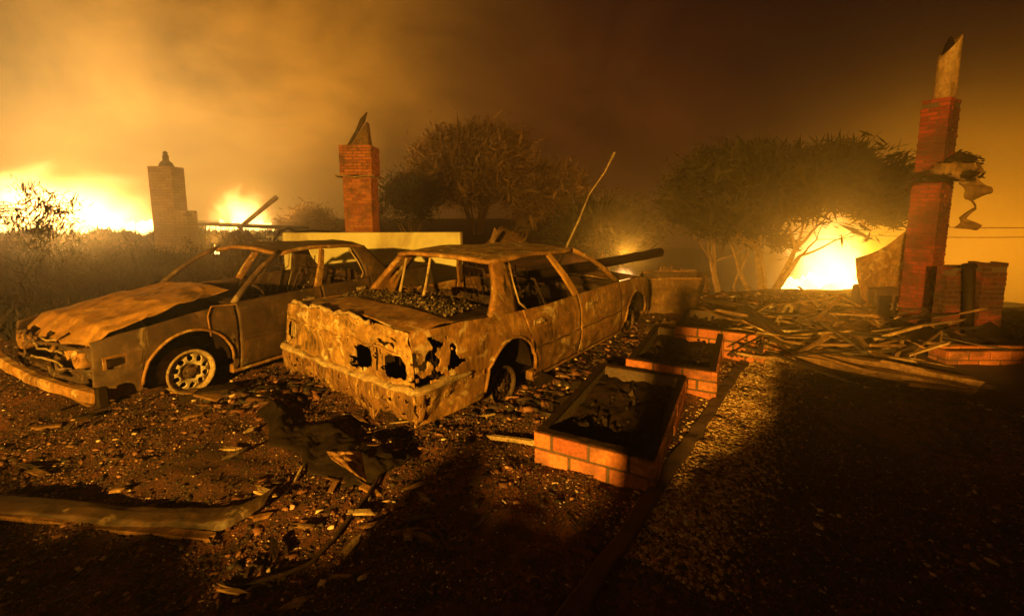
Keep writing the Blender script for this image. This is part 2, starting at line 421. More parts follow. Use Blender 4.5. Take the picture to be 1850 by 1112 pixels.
def make_wheel(root, c, side, R, kind):
    """what the fire left of a wheel: barrel, pierced disc and hub; the tyre is gone. Its axis is Y, side is the outside"""
    cx, cy, cz = c; y0 = cy
    mb = MB()
    o = side
    prof = [(R*.90, -.09*o), (R*1.0, -.085*o), (R*.99, -.07*o), (R*.84, -.05*o), (R*.80, 0), (R*.83, .045*o), (R*.98, .07*o), (R*1.0, .085*o), (R*.95, .092*o), (R*.88, .075*o), (R*.82, .045*o)]
    mb.lathe([(r, y0-.09*o+h-.0) for r, h in prof], (cx, 0, cz), 'Y', 40)
    w = mb.build('wheel', M['edge' if kind == 'pierced' else 'rust_dark'], root, smooth=True, solid=.006)
    # pierced disc
    d = MB(); n = 10
    def disc(u, v):
        r = R*(.30+.53*v); a = 2*pi*u
        bulge = .035*sin(pi*v)
        return (cx+r*cos(a), y0-.055*o+bulge*o, cz+r*sin(a))
    def keep(u, v):
        k = (u*n) % 1.0-.5
        return not ((k/.30)**2+((v-.60)/.25)**2 < 1.0)
    d.grid(disc, n*14, 14, keep)
    d.build('disc', M['alloy' if kind == 'pierced' else 'char'], w, smooth=True, solid=.01)
    h = MB(); h.lathe([(R*.33, y0-.06*o), (R*.33, y0-.035*o), (R*.22, y0-.025*o), (R*.18, y0-.005*o), (R*.06, y0+.0*o), (.001, y0+.0*o)], (cx, 0, cz), 'Y', 24)
    for k in range(5):
        a = 2*pi*k/5
        h.lathe([(.014, y0-.04*o), (.014, y0-.012*o), (.001, y0-.012*o)], (cx+R*.26*cos(a), 0, cz+R*.26*sin(a)), 'Y', 6)
    h.build('hub', M['rust_dark'], w, smooth=False)
    b = MB(); b.lathe([(R*.75, y0-.12*o), (R*.78, y0-.10*o), (.01, y0-.10*o)], (cx, 0, cz), 'Y', 20)
    b.build('brake_drum', M['char'], w, smooth=True)
    return w

def seat_frame(root, x, y, zb=.22, h=.62, w=.42, lean=.25, wild=0):
    r2 = random.Random(int(x*100+y*37))
    m = MB()
    a = Vector((x, y-w/2, zb)); b = Vector((x, y+w/2, zb))
    T = Vector((-lean, 0, h))
    m.tube([a, a+T*.5, a+T+Vector((0, .06, 0)), b+T+Vector((0, -.06, .02)), b+T*.5, b], .016, 7)
    for k in range(1, 7):
        t = k/7
        m.tube([a+T*t, (a+b)/2+T*t+Vector((-.03, 0, r2.uniform(-.02, .02))), b+T*t], .005, 5)
    for k in range(1, 6):
        t = k/6; p = a.lerp(b, t)
        pts = [p+T*(.08+.84*j/14)+Vector((.012*sin(j*2), .012*cos(j*2.4), 0)) for j in range(15)]
        m.tube(pts, .005, 5)
    f = Vector((.45, 0, -.02))
    m.tube([a, a+f, b+f, b], .015, 7)
    for k in range(1, 7): m.tube([a+f*(k/7), b+f*(k/7)], .005, 5)
    for hx in (.12, -.12):
        m.tube([(x-lean, y+hx*.6, zb+h), (x-lean-.02, y+hx*.6, zb+h+.14)], .007, 6)
    return m.build('seat_frame', M['interior'], root)

def burnt_car(name, label, P):
    L, Wd = P['L'], P['W']; xr, xf = P['xr'], P['xf']; RA, ZC = P['arch'], P['zc']
    root = thing(name, label, 'car', P['loc'], P['rotz'])
    if P.get('tilt'): root.rotation_euler = (P['tilt'][0], P['tilt'][1], P['rotz'])
    seed = P['seed']; mt = P['mats']
    belt = P['belt']
    def hw(x):
        e = min(x, L-x); t = max(0.0, 1-e/.6)
        return Wd/2-(.05 if x < L/2 and P.get('eaten') else .11)*t*t
    def inset(z):
        return .085*max(0, (z-.48)/.4)**2+.05*max(0, (.42-z)/.3)**2
    def zbot(x):
        z = P['sill']
        if x < xr-RA or x > xf+RA: z = P['sill']+.05
        for xc in (xr, xf):
            d = abs(x-xc)
            if d < RA: z = max(z, ZC+sqrt(RA*RA-d*d))
        return z
    def dent(p, amp=1.0):
        return amp*(.014*nzv(p, 2.3, seed)+.006*nzv(p, 7, seed+3))
    def side_pt(x, z, s, off=0.0):
        y = hw(x)-inset(z)
        if .40 < z < .44: y -= .012
        y += dent((x, s*y, z))+off
        return Vector((x, s*y, z))
    def panel(nm, x0b, x1b, x0t, x1t, s, mat, nu=40, nv=16, off=0.0, keep=None, parent=None):
        m = MB()
        def fn(u, t):
            x = (x0b+(x1b-x0b)*u)*(1-t)+(x0t+(x1t-x0t)*u)*t
            zb = zbot(x0b+(x1b-x0b)*u) if t < 1 else 0
            x_ = (x0b+(x1b-x0b)*u)
            zb = zbot(x_)
            zt = interp(belt, x)
            tt = t
            xx = x_+(x-x_)
            return side_pt(xx, zb+(zt-zb)*tt, s, off)
        if s > 0:
            f0 = fn; m.grid(lambda u, t: f0(1-u, t), nu, nv, (lambda u, t: keep(1-u, t)) if keep else None)
        else: m.grid(fn, nu, nv, keep)
        o = m.build(nm, mat, parent or root, smooth=True, solid=.012, off=-1)
        return o
    # flanks: quarter panel, two doors, fender on each side
    dq, dm, df = P['doors']                  # door splits along the car
    for s in (-1, 1):
        kq = None
        if s == -1 and P.get('eaten'):
            def kq(u, t):
                x = .03+(dq+.06-.03)*u
                if x > .62 or x < .03: return True
                z = P['sill']+.05+t*(.85-P['sill'])
                if z < .46 or z > .84: return True
                v_ = nzv((x, 0, z), 11, 4.2)+.5*nzv((x, 0, z), 23, 1.1)
                return v_ < .04+.65*max(0, (x-.36)/.26)
        panel('quarter_panel', .03, dq+.07, .03, dq-.05, s, mt['side'], 210 if kq else 90, 76 if kq else 30, 0, kq)
        for k, (a, b) in enumerate(((dq, dm), (dm, df))):
            a0 = a+(.085 if k == 0 else .006); a1 = a-(.04 if k == 0 else -.006)
            d = panel('door', a0, b-.006, a1, b-.006, s, mt['door'], 34, 20, .006)
            h = MB(); xh = a+.16+.05*k; zh = interp(belt, xh)-.13
            q = side_pt(xh, zh, s, .012)
            h.quad_box(q, (.15, .012, .05)); h.tube([q+Vector((-.05, s*.012, .0)), q+Vector((-.03, s*.035, .005)), q+Vector((.04, s*.035, .005)), q+Vector((.06, s*.01, 0))], .011, 6)
            h.build('door_handle', M['edge'], d)
            # pressed crease low on the door
            tr = MB(); pts = [side_pt(a0+.03+(b-a0-.07)*i/14, .42+.006*sin(i), s, .014) for i in range(15)]
            tr.tube(pts, .012, 6, sq=.5)
            tr.build('rubbing_strip', M['rust_dark'], d)
        fk = None
        panel('fender', df+.006, L-.05, df+.006, L-.07, s, mt['side'], 70, 18, 0, fk)
        # wheel-arch lips and the sill
        for xc in (xr, xf):
            lip = MB(); pts = []
            for i in range(25):
                a = pi*i/24; x = xc+RA*cos(a); z = max(ZC+RA*sin(a), P['sill']+.02)
                pts.append(side_pt(x, z, s, .006))
            lip.tube(pts, .014, 6)
            lip.build('arch_lip', mt['lip'], root, smooth=True)
            # inner wheel well
            ww = MB()
            def well(u, t):
                a = pi*u; return (xc+(RA-.01)*cos(a), s*(hw(xc)-.05-.42*t), max(ZC+(RA-.01)*sin(a), .10))
            ww.grid(well, 18, 3)
            ww.grid(lambda u, t: (xc+(RA-.01)*cos(pi*u)*t, s*(hw(xc)-.47), max(.1, ZC+(RA-.01)*sin(pi*u)*t)), 18, 3)
            ww.build('wheel_well', M['char'], root, solid=.004)
        si = MB(); si.bar(side_pt(xr+RA, P['sill']+.0, s, -.05), side_pt(xf-RA, P['sill']+.0, s, -.05), .08, .09)
        si.build('sill', mt['lip'], root, bevel=.012)
    # decks
    def deck(nm, x0, x1, mat, crown=.035, shrink=0.0, nu=40, nv=36, lift=None, keep=None, z_add=0.0, pw=2.0, damp=1.0):
        m = MB()
        def fn(u, v):
            x = x0+(x1-x0)*u; w = hw(x)-inset(.85)-shrink; t = 2*v-1
            z = interp(belt, x)+crown*(1-abs(t)**pw)+z_add
            p = Vector((x, w*t, z)); p.z += dent(p, 1.4*damp)
            if lift: p = lift(p)
            return p
        m.grid(fn, nu, nv, keep)
        return m.build(nm, mat, root, smooth=True, solid=.008, off=-1)
    x_rw, x_ws = P['x_rw'], P['x_ws']
    tl = deck('trunk_lid', .03, x_rw-.12, mt['deck'], .05, .03)
    deck('rear_shelf', x_rw-.115, x_rw+.55, M['interior'], .04, .03)
    if P.get('hood_lift'):
        ang, roll = P['hood_lift']
        def lift(p):
            d = (L-.06)-p.x
            p = Vector(p); p.z += d*math.tan(ang)+roll*p.y*(d/1.2)
            # buckled crease and a drooping front lip
            p.z += .016*nzv(p, 1.6, 9)+.024*max(0, 1-8*abs(nzv((p.x*.7, p.y*1.3, 0), 1.5, 31)))+.012*max(0, 1-7*abs(nzv((p.x, p.y, 0), 2.6, 12)))+.05*math.exp(-((d-.30)/.12)**2)*nzv(p, 3.0, 2)
            if d < .16: p.z -= (.16-d)*(.7+1.0*nzv((0, p.y, 0), 5, 3))
            return p
        hood = deck('hood', x_ws+.06, L-.03, mt['hood'], .05, .05, 90, 80, lift, lambda u, v: not (u > .93 and nzv((v*14, u*6, 0), 1, 4) > .10))
        m = MB()
        m.grid(lambda u, v: (x_ws+.02+(L-.25-x_ws)*u, (2*v-1)*(hw(x_ws)-.16), .50+.06*nzv((u*3, v*3, 0), 3, 1)), 16, 12)
        m.build('engine_bay', M['char'], root, solid=.01)
        e = MB(); r3 = random.Random(4)
        for k in range(26): e.chunk((L-.75+r3.uniform(-.3, .35), r3.uniform(-.45, .45), .48+r3.uniform(-.1, .12)), r3.uniform(.05, .16), r3, 1)
        e.build('engine_block', M['interior'], root)
    else:
        deck('hood', x_ws+.04, L-.05, mt['hood'], .05, .03)
    cw = MB(); cw.grid(lambda u, v: (x_ws-.05+.13*u, (2*v-1)*(hw(x_ws)-.09), interp(belt, x_ws)+.02*(1-(2*v-1)**2)-.04*abs(u-.5)), 4, 16)
    cw.build('cowl', M['interior'], root, solid=.02)
    # tail panel with its burnt-out openings
    t_lo, t_hi = P['sill']+.20, interp(belt, .03)
    m = MB()
    def tail(u, v):
        t = 1-2*u; z = t_lo+(t_hi+.048*(1-t*t)-t_lo)*v
        w = hw(.03)-inset(z)-.01
        x = .03-.06*(1-t*t)+.05*max(0, (z-.72))-.02*math.exp(-((z-.80)/.03)**2)
        p = Vector((x, w*t, z)); p.x += .02*nzv(p, 3.1, seed)+.010*nzv(p, 9, seed)+.005*nzv(p, 24, seed)
        return p
    def tkeep(u, v):
        z = t_lo+(t_hi-t_lo)*v; p = (u*6, z*6, .3)
        j = .018*nzv(p, 3, 2)+.01*nzv(p, 9, 5)
        for (uc, zc, uw, zw, pw) in P['tail_holes']:
            if abs((u-uc)/uw)**pw+abs((z+j*2-zc)/zw)**pw < 1+j*6: return False
        if P.get('eaten') and u > .60:
            q = nzv((u*9, z*9, 0), 2.2, 3.7)+.5*nzv((u*9, z*9, 0), 6, .4)
            if q > .42+.5*abs(z-.58): return False
        return True
    m.grid(tail, 280, 120, tkeep)
    tp = m.build('tail_panel', mt['tail'], root, smooth=True, solid=.010, off=0)
    if P.get('lamp_bars'):
        b = MB()
        for u in P['lamp_bars']:
            a = tail(u, .42); c_ = tail(u+.004, .80); b.bar(a+Vector((.02, 0, 0)), c_+Vector((.02, 0, 0)), .014, .014)
        b.build('lamp_mount', M['edge'], tp)
        bk = MB(); bk.grid(lambda u, v: (.30, (2*u-1)*(Wd/2-.12), .3+.5*v), 4, 4); bk.build('trunk_wall', M['char'], root, solid=.01)
        # rolled lip of the trunk opening, peeled off at one end
        lp = MB(); pts = []
        for i in range(31):
            u = .07+.72*i/30; p = tail(u, .985); p = p+Vector((-.024, 0, .022+.014*sin(i*.6)+.008*sin(i*1.9)))
            pts.append(p)
        lp.tube(pts, [.016+.006*sin(i*1.3) for i in range(31)], 7)
        lp.build('trunk_lip', M['edge'], tp, smooth=True)
        lp = MB(); pts = [tail(.02+.96*i/40, .70+.02*sin(i*.8))+Vector((-.012, 0, 0)) for i in range(41)]
        lp.tube(pts, [.010+.004*sin(i*2.1) for i in range(41)], 6); lp.build('panel_fold', M['rust_tail'], tp, smooth=True)
    # bumper beam, wrapped round the corners, with the ragged scorched skirt
    def plan(t):                      # t from -1 (left flank) to 1 (right flank)
        a = abs(t); sg = -1 if t > 0 else 1
        if a < .62: y = (a/.62)*(Wd/2-.10); x = -.045+.02*(a/.62)**2
        elif a < .78:
            k = (a-.62)/.16*pi/2; y = Wd/2-.10+.095*sin(k); x = -.025+.10*(1-cos(k))
        else: y = Wd/2-.005; x = .075+(a-.78)/.22*.48
        return Vector((x, sg*y, 0))
    if P.get('rear_bumper', True):
        bz, bh = P['bumper']
        m = MB()
        def beam(u, v):
            p = plan(2*u-1); sec = [(0.06, 1), (0, 1), (-.022, .6), (-.010, .1), (0, 0), (.06, 0)]
            k = v*(len(sec)-1); i = min(int(k), len(sec)-2); f = k-i
            dx = sec[i][0]*(1-f)+sec[i+1][0]*f; zz = sec[i][1]*(1-f)+sec[i+1][1]*f
            nrm = Vector((-1, 0, 0)) if abs(2*u-1) < .66 else (Vector((p.x*0-.3, p.y, 0)).normalized())
            q = p-nrm*dx; q.z = bz+bh*zz*(1+.5*nzv((u*24, 0, 0), 1, 3))+.022*nzv((u*9, zz, 0), 1.5, seed)+.008*nzv((u*40, zz, 0), 1.5, seed)
            q += nrm*(.010*nzv((u*14, zz*2, 1), 1.5, seed))
            return q
        m.grid(beam, 90, 10)
        bm_ = m.build('bumper', mt['bumper'], root, smooth=True, solid=.006)
        m = MB()
        def skirt(u, v):
            p = plan(2*u-1); nrm = Vector((-1, 0, 0)) if abs(2*u-1) < .66 else Vector((-.3, p.y, 0)).normalized()
            deep = .23+.07*nzv((u*9, 0, 0), 1.0, 2)+.05*nzv((u*60, 0, 0), 1.0, 3)
            c_ = u*100
            if .60 < u < .70: deep += .10*math.exp(-((u-.66)/.02)**2)
            q = p+nrm*(.004-.05*v*v+(.016*abs(sin(u*95+nzv((u*30, 0, 0), 1, 4)))-.008)*min(1, v*3)+.020*nzv((u*40, v*2, 0), 1, 8))
            q.z = bz+.01-deep*v
            return q
        def sk(u, v):
            q = nzv((u*50, v*5, 0), 1.0, 6)+.6*nzv((u*110, v*9, 0), 1, 2)
            return not (v > .18 and q > .34)
        m.grid(skirt, 220, 16, sk)
        m.build('bumper_skirt', mt['skirt'], bm_, smooth=True, solid=.006)
    # roof, pillars and rails
    x0, x1, zr, wr = P['roof']
    m = MB()
    def roof(u, v):
        t = 2*v-1; x = x0+(x1-x0)*u
        bow = .035*sin(pi*min(1, max(0, u)))
        p = Vector((x+.05*(1-t*t)*(1 if u > .5 else -1)*abs(2*u-1), wr*t, zr+bow+.045*(1-t*t)))
        p.z += .020*nzv(p, 2.2, seed+5)+.010*nzv(p, 6, seed+1)+P.get('sag', 0)*(1-t*t)*sin(pi*u)
        return p
    m.grid(roof, 60, 44)
    m.build('roof', mt['roof'], root, smooth=True, solid=.014, off=-1)
    rail = MB()
    for v in (0, 1): rail.tube([roof(u/14, v)+Vector((0, 0, -.02)) for u in range(15)], .024, 8)
    for u in (0, 1): rail.tube([roof(u, v/12)+Vector((0, 0, -.022)) for v in range(13)], .022, 8)
    for s in (-1, 1):
        def base(x, s=s, i=.03): return side_pt(x, interp(belt, x)-.02, s, -i)
        zt = zr-.01
        # rear pillar: broad and twisted; centre pillar; windscreen pillar
        c = MB(); xa, xb = P['cpil']
        def cp(u, v):
            b0, b1 = base(xa), base(xb); t0, t1 = Vector((x0+.0, s*(wr-.005), zt)), Vector((x0+P['cw'], s*wr, zt))
            lo = b0.lerp(b1, u); hi = t0.lerp(t1, u); p = lo.lerp(hi, v); p.y += s*(.03*sin(pi*v)+.012*sin(pi*u)); p.x += (.02 if u > .5 else -.02)*sin(pi*v)*-1
            return p
        if s < 0: c.grid(cp, 8, 12)
        else: c.grid(lambda u, v: cp(1-u, v), 8, 12)
        c.build('pillar', mt['pillar'], root, smooth=True, solid=.05, off=-1)
        b = MB(); b0 = base(dm+.03); b1 = Vector((P['b_top'], s*(wr+.005), zt))
        b.bar(b0, b0.lerp(b1, .5)+Vector((0, s*.02, 0)), .09, .035, (0, s, 0)); b.bar(b0.lerp(b1, .5)+Vector((0, s*.02, 0)), b1, .085, .034, (0, s, 0), .07)
        b.build('pillar', mt['bpillar'], root, bevel=.008)
        a = MB(); a0 = base(x_ws+.05, i=.05); a1 = Vector((x1, s*wr, zr))
        a.tube([a0+(a1-a0)*t+Vector((0, s*.012*sin(pi*t), .05*sin(pi*t))) for t in (0, .2, .4, .6, .8, 1)], [.034, .032, .03, .03, .028, .028], 8)
        a.build('pillar', mt['pillar'], root, smooth=True)
        # thin remains of the window channel
        w_ = MB(); q0 = base(P['cpil'][1]+.05, i=.01); q1 = Vector((x0+P['cw']+.06, s*(wr+.01), zt-.03))
        w_.tube([q1, q1.lerp(q0, .4)+Vector((-.035, s*.01, 0)), q1.lerp(q0, .8)+Vector((-.03, s*.01, 0)), q0+Vector((.05, 0, .02))], .009, 6)
        w_.build('window_channel', M['edge'], root, smooth=True)
    rail.build('roof_rail', mt['lip'], root, smooth=True)
    if P.get('rear_struts'):
        for (y, tilt_, top) in P['rear_struts']:
            k = MB(); k.tube([(x_rw+.42, y, .84), (x_rw+.48, y+tilt_*.5, 1.0), (x_rw+.55, y+tilt_, top)], [.018, .012, .014], 7)
            k.build('window_strut', M['edge'], root)
    # floor, firewall, dashboard, steering wheel, seats
    fl = MB(); fl.grid(lambda u, v: (.35+(L-.8)*u, (2*v-1)*(Wd/2-.16), P['sill']+.02+.02*nzv((u*9, v*9, 0), 1, 1)), 20, 12)
    fl.build('floor_pan', M['char'], root, solid=.01)
    fw = MB(); fw.grid(lambda u, v: (x_ws+.02, (2*u-1)*(Wd/2-.13), P['sill']+(interp(belt, x_ws)-P['sill'])*v), 6, 4)
    fw.build('firewall', M['char'], root, solid=.02)
    da = MB(); da.tube([(x_ws-.16+.03*sin(k), -Wd/2+.16+(Wd-.32)*k/8, interp(belt, x_ws)-.10+.02*sin(k*1.7)) for k in range(9)], [.05+.012*sin(k*2.3) for k in range(9)], 8)
    da.build('dashboard', M['interior'], root, smooth=True)
    st = MB(); c0 = Vector((x_ws-.46, .36, interp(belt, x_ws)-.06)); ax = Vector((-.85, 0, .5)).normalized(); e1 = Vector((0, 1, 0)); e2 = ax.cross(e1)
    st.tube([c0+(e1*cos(2*pi*k/24)+e2*sin(2*pi*k/24))*.18 for k in range(25)], .012, 6, cap=False)
    st.tube([c0+e1*.18, c0, c0-e1*.18], .010, 6); st.tube([c0, c0-ax*.38], .02, 7)
    st.build('steering_wheel', M['interior'], root)
    for (x, y, hgt, ln) in P['seats']: seat_frame(root, x, y, .22, hgt, .46, ln)
    bs = MB()
    def bench(u, v):
        return (P['bench']+.02*nzv((u*8, v*8, 0), 1, 3)-.10*v, (2*u-1)*(Wd/2-.24), .22+v*(.66+.05*nzv((u*6, 0, 0), 1, 7)))
    bs.grid(bench, 34, 24, lambda u, v: not (nzv((u*9, v*6, 0), 1.0, 12)+.5*nzv((u*20, v*13, 0), 1, 2) > .18))
    bs.build('rear_seat', M['interior'], root, solid=.02)
    for (x, y, s, kind, R, zc) in P['wheels']: make_wheel(root, (x, s*(y), zc), s, R, kind)
    if P.get('nose'):
        # front of the car: header panel with empty lamp openings, grille bars, bumper hanging loose
        n_ = MB(); zt_ = interp(belt, L-.08)
        def nose(u, v):
            t = 1-2*u; z = .34+(zt_-.05-.34)*v
            p = Vector((L-.07+.07*(1-t*t), (hw(L-.07)-.01)*t, z)); p.x += .07*nzv(p, 3, 2)+.025*nzv(p, 11, 2); p.z += .02*nzv(p, 7, 5); return p
        def nk(u, v):
            t = abs(1-2*u); j = .05*nzv((u*8, v*3, 0), 2, 6)
            if .52+j < t < .93 and .38+j < v < .86: return False
            if t < .46+j and .22+j < v < .92: return False
            return nzv((u*12, v*6, 0), 1.3, 21) < .16
        n_.grid(nose, 110, 34, nk)
        no = n_.build('nose_panel', mt['side'], root, smooth=True, solid=.01)
        g = MB()
        for zz in (.42, .52, .62):
            g.tube([nose(.16+.68*k/12, (zz-.34)/(zt_-.39))+Vector((-.05, 0, .010*sin(k*.7+zz*9))) for k in range(3 if zz > .6 else 0, 13 if zz < .6 else 9)], .009, 6)
        g.build('grille_bar', M['edge'], no)
        for s in (-1, 1):
            lb = MB(); lb.lathe([(.085, -.10), (.09, -.02), (.075, 0.0), (.03, -.05), (.001, -.06)], (L-.03, s*(Wd/2-.27), .52), 'X', 18)
            lo_ = lb.build('headlight', M['rust'], no, smooth=True)
        rd = MB(); rd.grid(lambda u, v: (L-.22+.02*nzv((u*9, v*9, 1), 1, 3), (2*u-1)*.55, .2+.42*v), 20, 10); rd.build('radiator', M['char'], root, solid=.03)
        fb = MB()
        def fbp(u):
            t = 1-2*u
            return Vector((L+.10-.14*abs(t)**3+(.10 if t < 0 else 0)*abs(t), (Wd/2+.02)*t, P['fb_z']+P['fb_drop']*t+.02*sin(u*9)))
        for dz, hh, ww in ((0, .085, .05),):
            fb.tube([fbp(k/24) for k in range(25)], [.048+.004*sin(k*1.3)+.003*sin(k*3.1) for k in range(25)], 4, sq=1.25, twist=pi/4)
        fbo = fb.build('front_bumper', M['rust'], root, bevel=.012)
        cp_ = MB(); e_ = fbp(0.0); cp_.quad_box(e_+Vector((-.02, .02, 0)), (.08, .05, .17)); cp_.build('bumper_end', M['char'], fbo, bevel=.015)
        fe = MB(); ee = [side_pt(df-.02, .50, 1, .012), side_pt(df-.015, .78, 1, .012), side_pt(df+.22, .80, 1, .012), side_pt(df+.27, .72, 1, .012), side_pt(df+.27, .53, 1, .012)]
        fe.tube([ee[4], ee[3], ee[2], ee[1]], .008, 6); fe.build('fender_edge', M['rust'], root)
        vs = MB(); q = side_pt(L-.20, .49, 1, .006); vs.quad_box(q, (.12, .014, .06)); v_ = vs.build('side_marker', M['char'], root, bevel=.008)
        vf = MB()
        for dx in (-.075, .075): vf.quad_box(q+Vector((dx, 0, 0)), (.02, .016, .085))
        vf.quad_box(q+Vector((0, 0, .05)), (.17, .016, .018)); vf.build('marker_frame', M['rust'], v_)
    return root

matsA = dict(side=M['rust'], door=M['rust'], lip=M['rust'], deck=M['rust'], hood=M['rust'], tail=M['rust_tail'], bumper=M['edge'],
             skirt=M['drip'], roof=M['rust_tail'], pillar=M['rust'], bpillar=M['rust_hood'])
fA = Vector((.60, .80, 0)); lA = Vector((-.80, .60, 0))
RA_ = Vector((-.64, 2.90, 0))
oA = RA_+lA*.96
carA = burnt_car('burnt_car', 'burnt-out rusty sedan seen from its scorched tail, roof bare and windows gone, beside brick planters', dict(
    L=4.76, W=1.92, xr=1.08, xf=3.98, arch=.37, zc=.24, sill=.13, loc=(oA.x, oA.y, -.01), rotz=atan2(.80, .60), seed=1.3, mats=matsA,
    belt=[(0, .865), (.5, .86), (.95, .82), (1.6, .80), (3.4, .80), (4.2, .78), (4.55, .70), (4.76, .62)],
    doors=(1.34, 2.34, 3.46), x_rw=.58, x_ws=3.46, eaten=True, tail_holes=[(.075, .635, .052, .085, 4), (.71, .61, .055, .085, 3), (.905, .60, .060, .085, 3.2), (.80, .62, .008, .11, 4), (.66, .52, .05, .02, 2)],
    lamp_bars=[.045, .065, .085, .105], bumper=(.45, .035), roof=(1.16, 2.66, 1.255, .65), cpil=(.86, 1.27), cw=.20, b_top=2.12, sag=-.03,
    rear_struts=[(.46, .03, 1.21), (.10, .02, 1.24)], seats=[(2.35, .40, .80, .28), (2.35, -.40, .76, .36)], bench=1.45,
    wheels=[(1.08, .86, -1, 'drum', .18, .15), (3.98, .86, -1, 'drum', .18, .15), (1.08, .88, 1, 'drum', .20, .19), (3.98, .88, 1, 'drum', .20, .18)]))

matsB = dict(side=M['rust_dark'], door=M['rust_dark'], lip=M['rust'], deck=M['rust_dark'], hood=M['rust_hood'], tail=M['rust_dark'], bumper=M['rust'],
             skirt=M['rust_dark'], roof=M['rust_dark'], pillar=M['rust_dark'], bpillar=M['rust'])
fB = Vector((-.46, -.888, 0)); lB = Vector((.888, -.46, 0))
wB = at_z(350, 672, .235)
LB, xfB = 4.45, 3.72
oB = Vector((wB.x, wB.y, 0))-fB*xfB-lB*.86
carB = burnt_car('burnt_car', 'darker burnt-out sedan facing the camera, its pale hood buckled open and one bare wheel showing', dict(
    L=LB, W=1.72, xr=1.0, xf=xfB, arch=.375, zc=.25, sill=.13, loc=(oB.x, oB.y, 0), rotz=atan2(-.888, -.46), seed=5.1, mats=matsB,
    belt=[(0, .82), (1.0, .83), (3.2, .80), (3.7, .77), (4.2, .71), (4.45, .66)],
    doors=(1.5, 2.25, 3.28), x_rw=.85, x_ws=3.22, tail_holes=[(.1, .6, .07, .07, 4), (.9, .6, .07, .07, 4)], bumper=(.36, .12),
    roof=(1.35, 2.62, 1.24, .60), cpil=(1.0, 1.5), cw=.22, b_top=2.05, sag=-.03, seats=[(2.35, .38, .78, .30), (2.35, -.38, .74, .34)], bench=1.45,
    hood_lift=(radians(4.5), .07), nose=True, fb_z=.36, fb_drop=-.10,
    wheels=[(xfB, .84, 1, 'pierced', .205, .235), (1.0, .84, 1, 'drum', .2, .21), (xfB, .84, -1, 'drum', .2, .22), (1.0, .84, -1, 'drum', .2, .21)]))
# ------------------------------------------------------------------ masonry
def brick_face(m, o, ux, uz, un, length, height, bl, bh, joint, rr, depth=.05, broken_top=0.0, proud=.006, skip=0.0):
    """courses of separate bricks over a face: o corner, ux along, uz up, un outwards"""
    rows = int(round(height/(bh+joint))); bh2 = height/rows-joint
    for r in range(rows):
        x = -(bl+joint)/2*(r % 2)
        while x < length-.005:
            a = max(0, x); b = min(length, x+bl)
            x += bl+joint
            if b-a < .02: continue
            if r >= rows-2 and rr.random() < broken_top: continue
            if rr.random() < skip: continue
            pr = proud+rr.uniform(-.005, .005)
            c = o+ux*((a+b)/2)+uz*(r*(bh2+joint)+joint/2+bh2/2)+un*(pr-depth/2)
            R_ = Matrix((ux, un, uz)).transposed() @ Euler((rr.uniform(-.01, .01), rr.uniform(-.006, .006), rr.uniform(-.012, .012))).to_matrix()
            m.quad_box(c, (b-a-.004, depth, bh2), R_)
def brick_box(name, parent, w, d, h, bl, bh, joint, rr, mat, mortar, z0=0.0, c=(0, 0), broken=0.0, wall=None, base=.0):
    """a brick shaft (or, with wall set, a hollow box) with all four faces laid in courses, origin at the middle of its foot"""
    cx, cy = c; m = MB(); Z = Vector((0, 0, 1))
    faces = [(Vector((cx-w/2, cy-d/2, z0)), Vector((1, 0, 0)), Vector((0, -1, 0)), w), (Vector((cx+w/2, cy-d/2, z0)), Vector((0, 1, 0)), Vector((1, 0, 0)), d),
             (Vector((cx+w/2, cy+d/2, z0)), Vector((-1, 0, 0)), Vector((0, 1, 0)), w), (Vector((cx-w/2, cy+d/2, z0)), Vector((0, -1, 0)), Vector((-1, 0, 0)), d)]
    for o, ux, un, ln in faces: brick_face(m, o, ux, Z, un, ln, h, bl, bh, joint, rr, broken_top=broken)
    b = m.build(name, mat, parent, bevel=.004)
    k = MB()
    if wall:
        t = wall
        for (sx, sy, px, py) in ((w-.01, t, cx, cy-d/2+t/2+.004), (w-.01, t, cx, cy+d/2-t/2-.004)): k.quad_box((px, py, z0+h/2-.004+base/2), (sx, sy, h-.012+base))
        for (sx, sy, px, py) in ((t, d-2*t-.02, cx-w/2+t/2+.004, cy), (t, d-2*t-.02, cx+w/2-t/2-.004, cy)): k.quad_box((px, py, z0+h/2-.004+base/2), (sx, sy, h-.014+base))
    else: k.quad_box((cx, cy, z0+h/2-.012), (w-.008, d-.008, h-.03))
    kb = k.build('mortar', mortar, b)
    return b

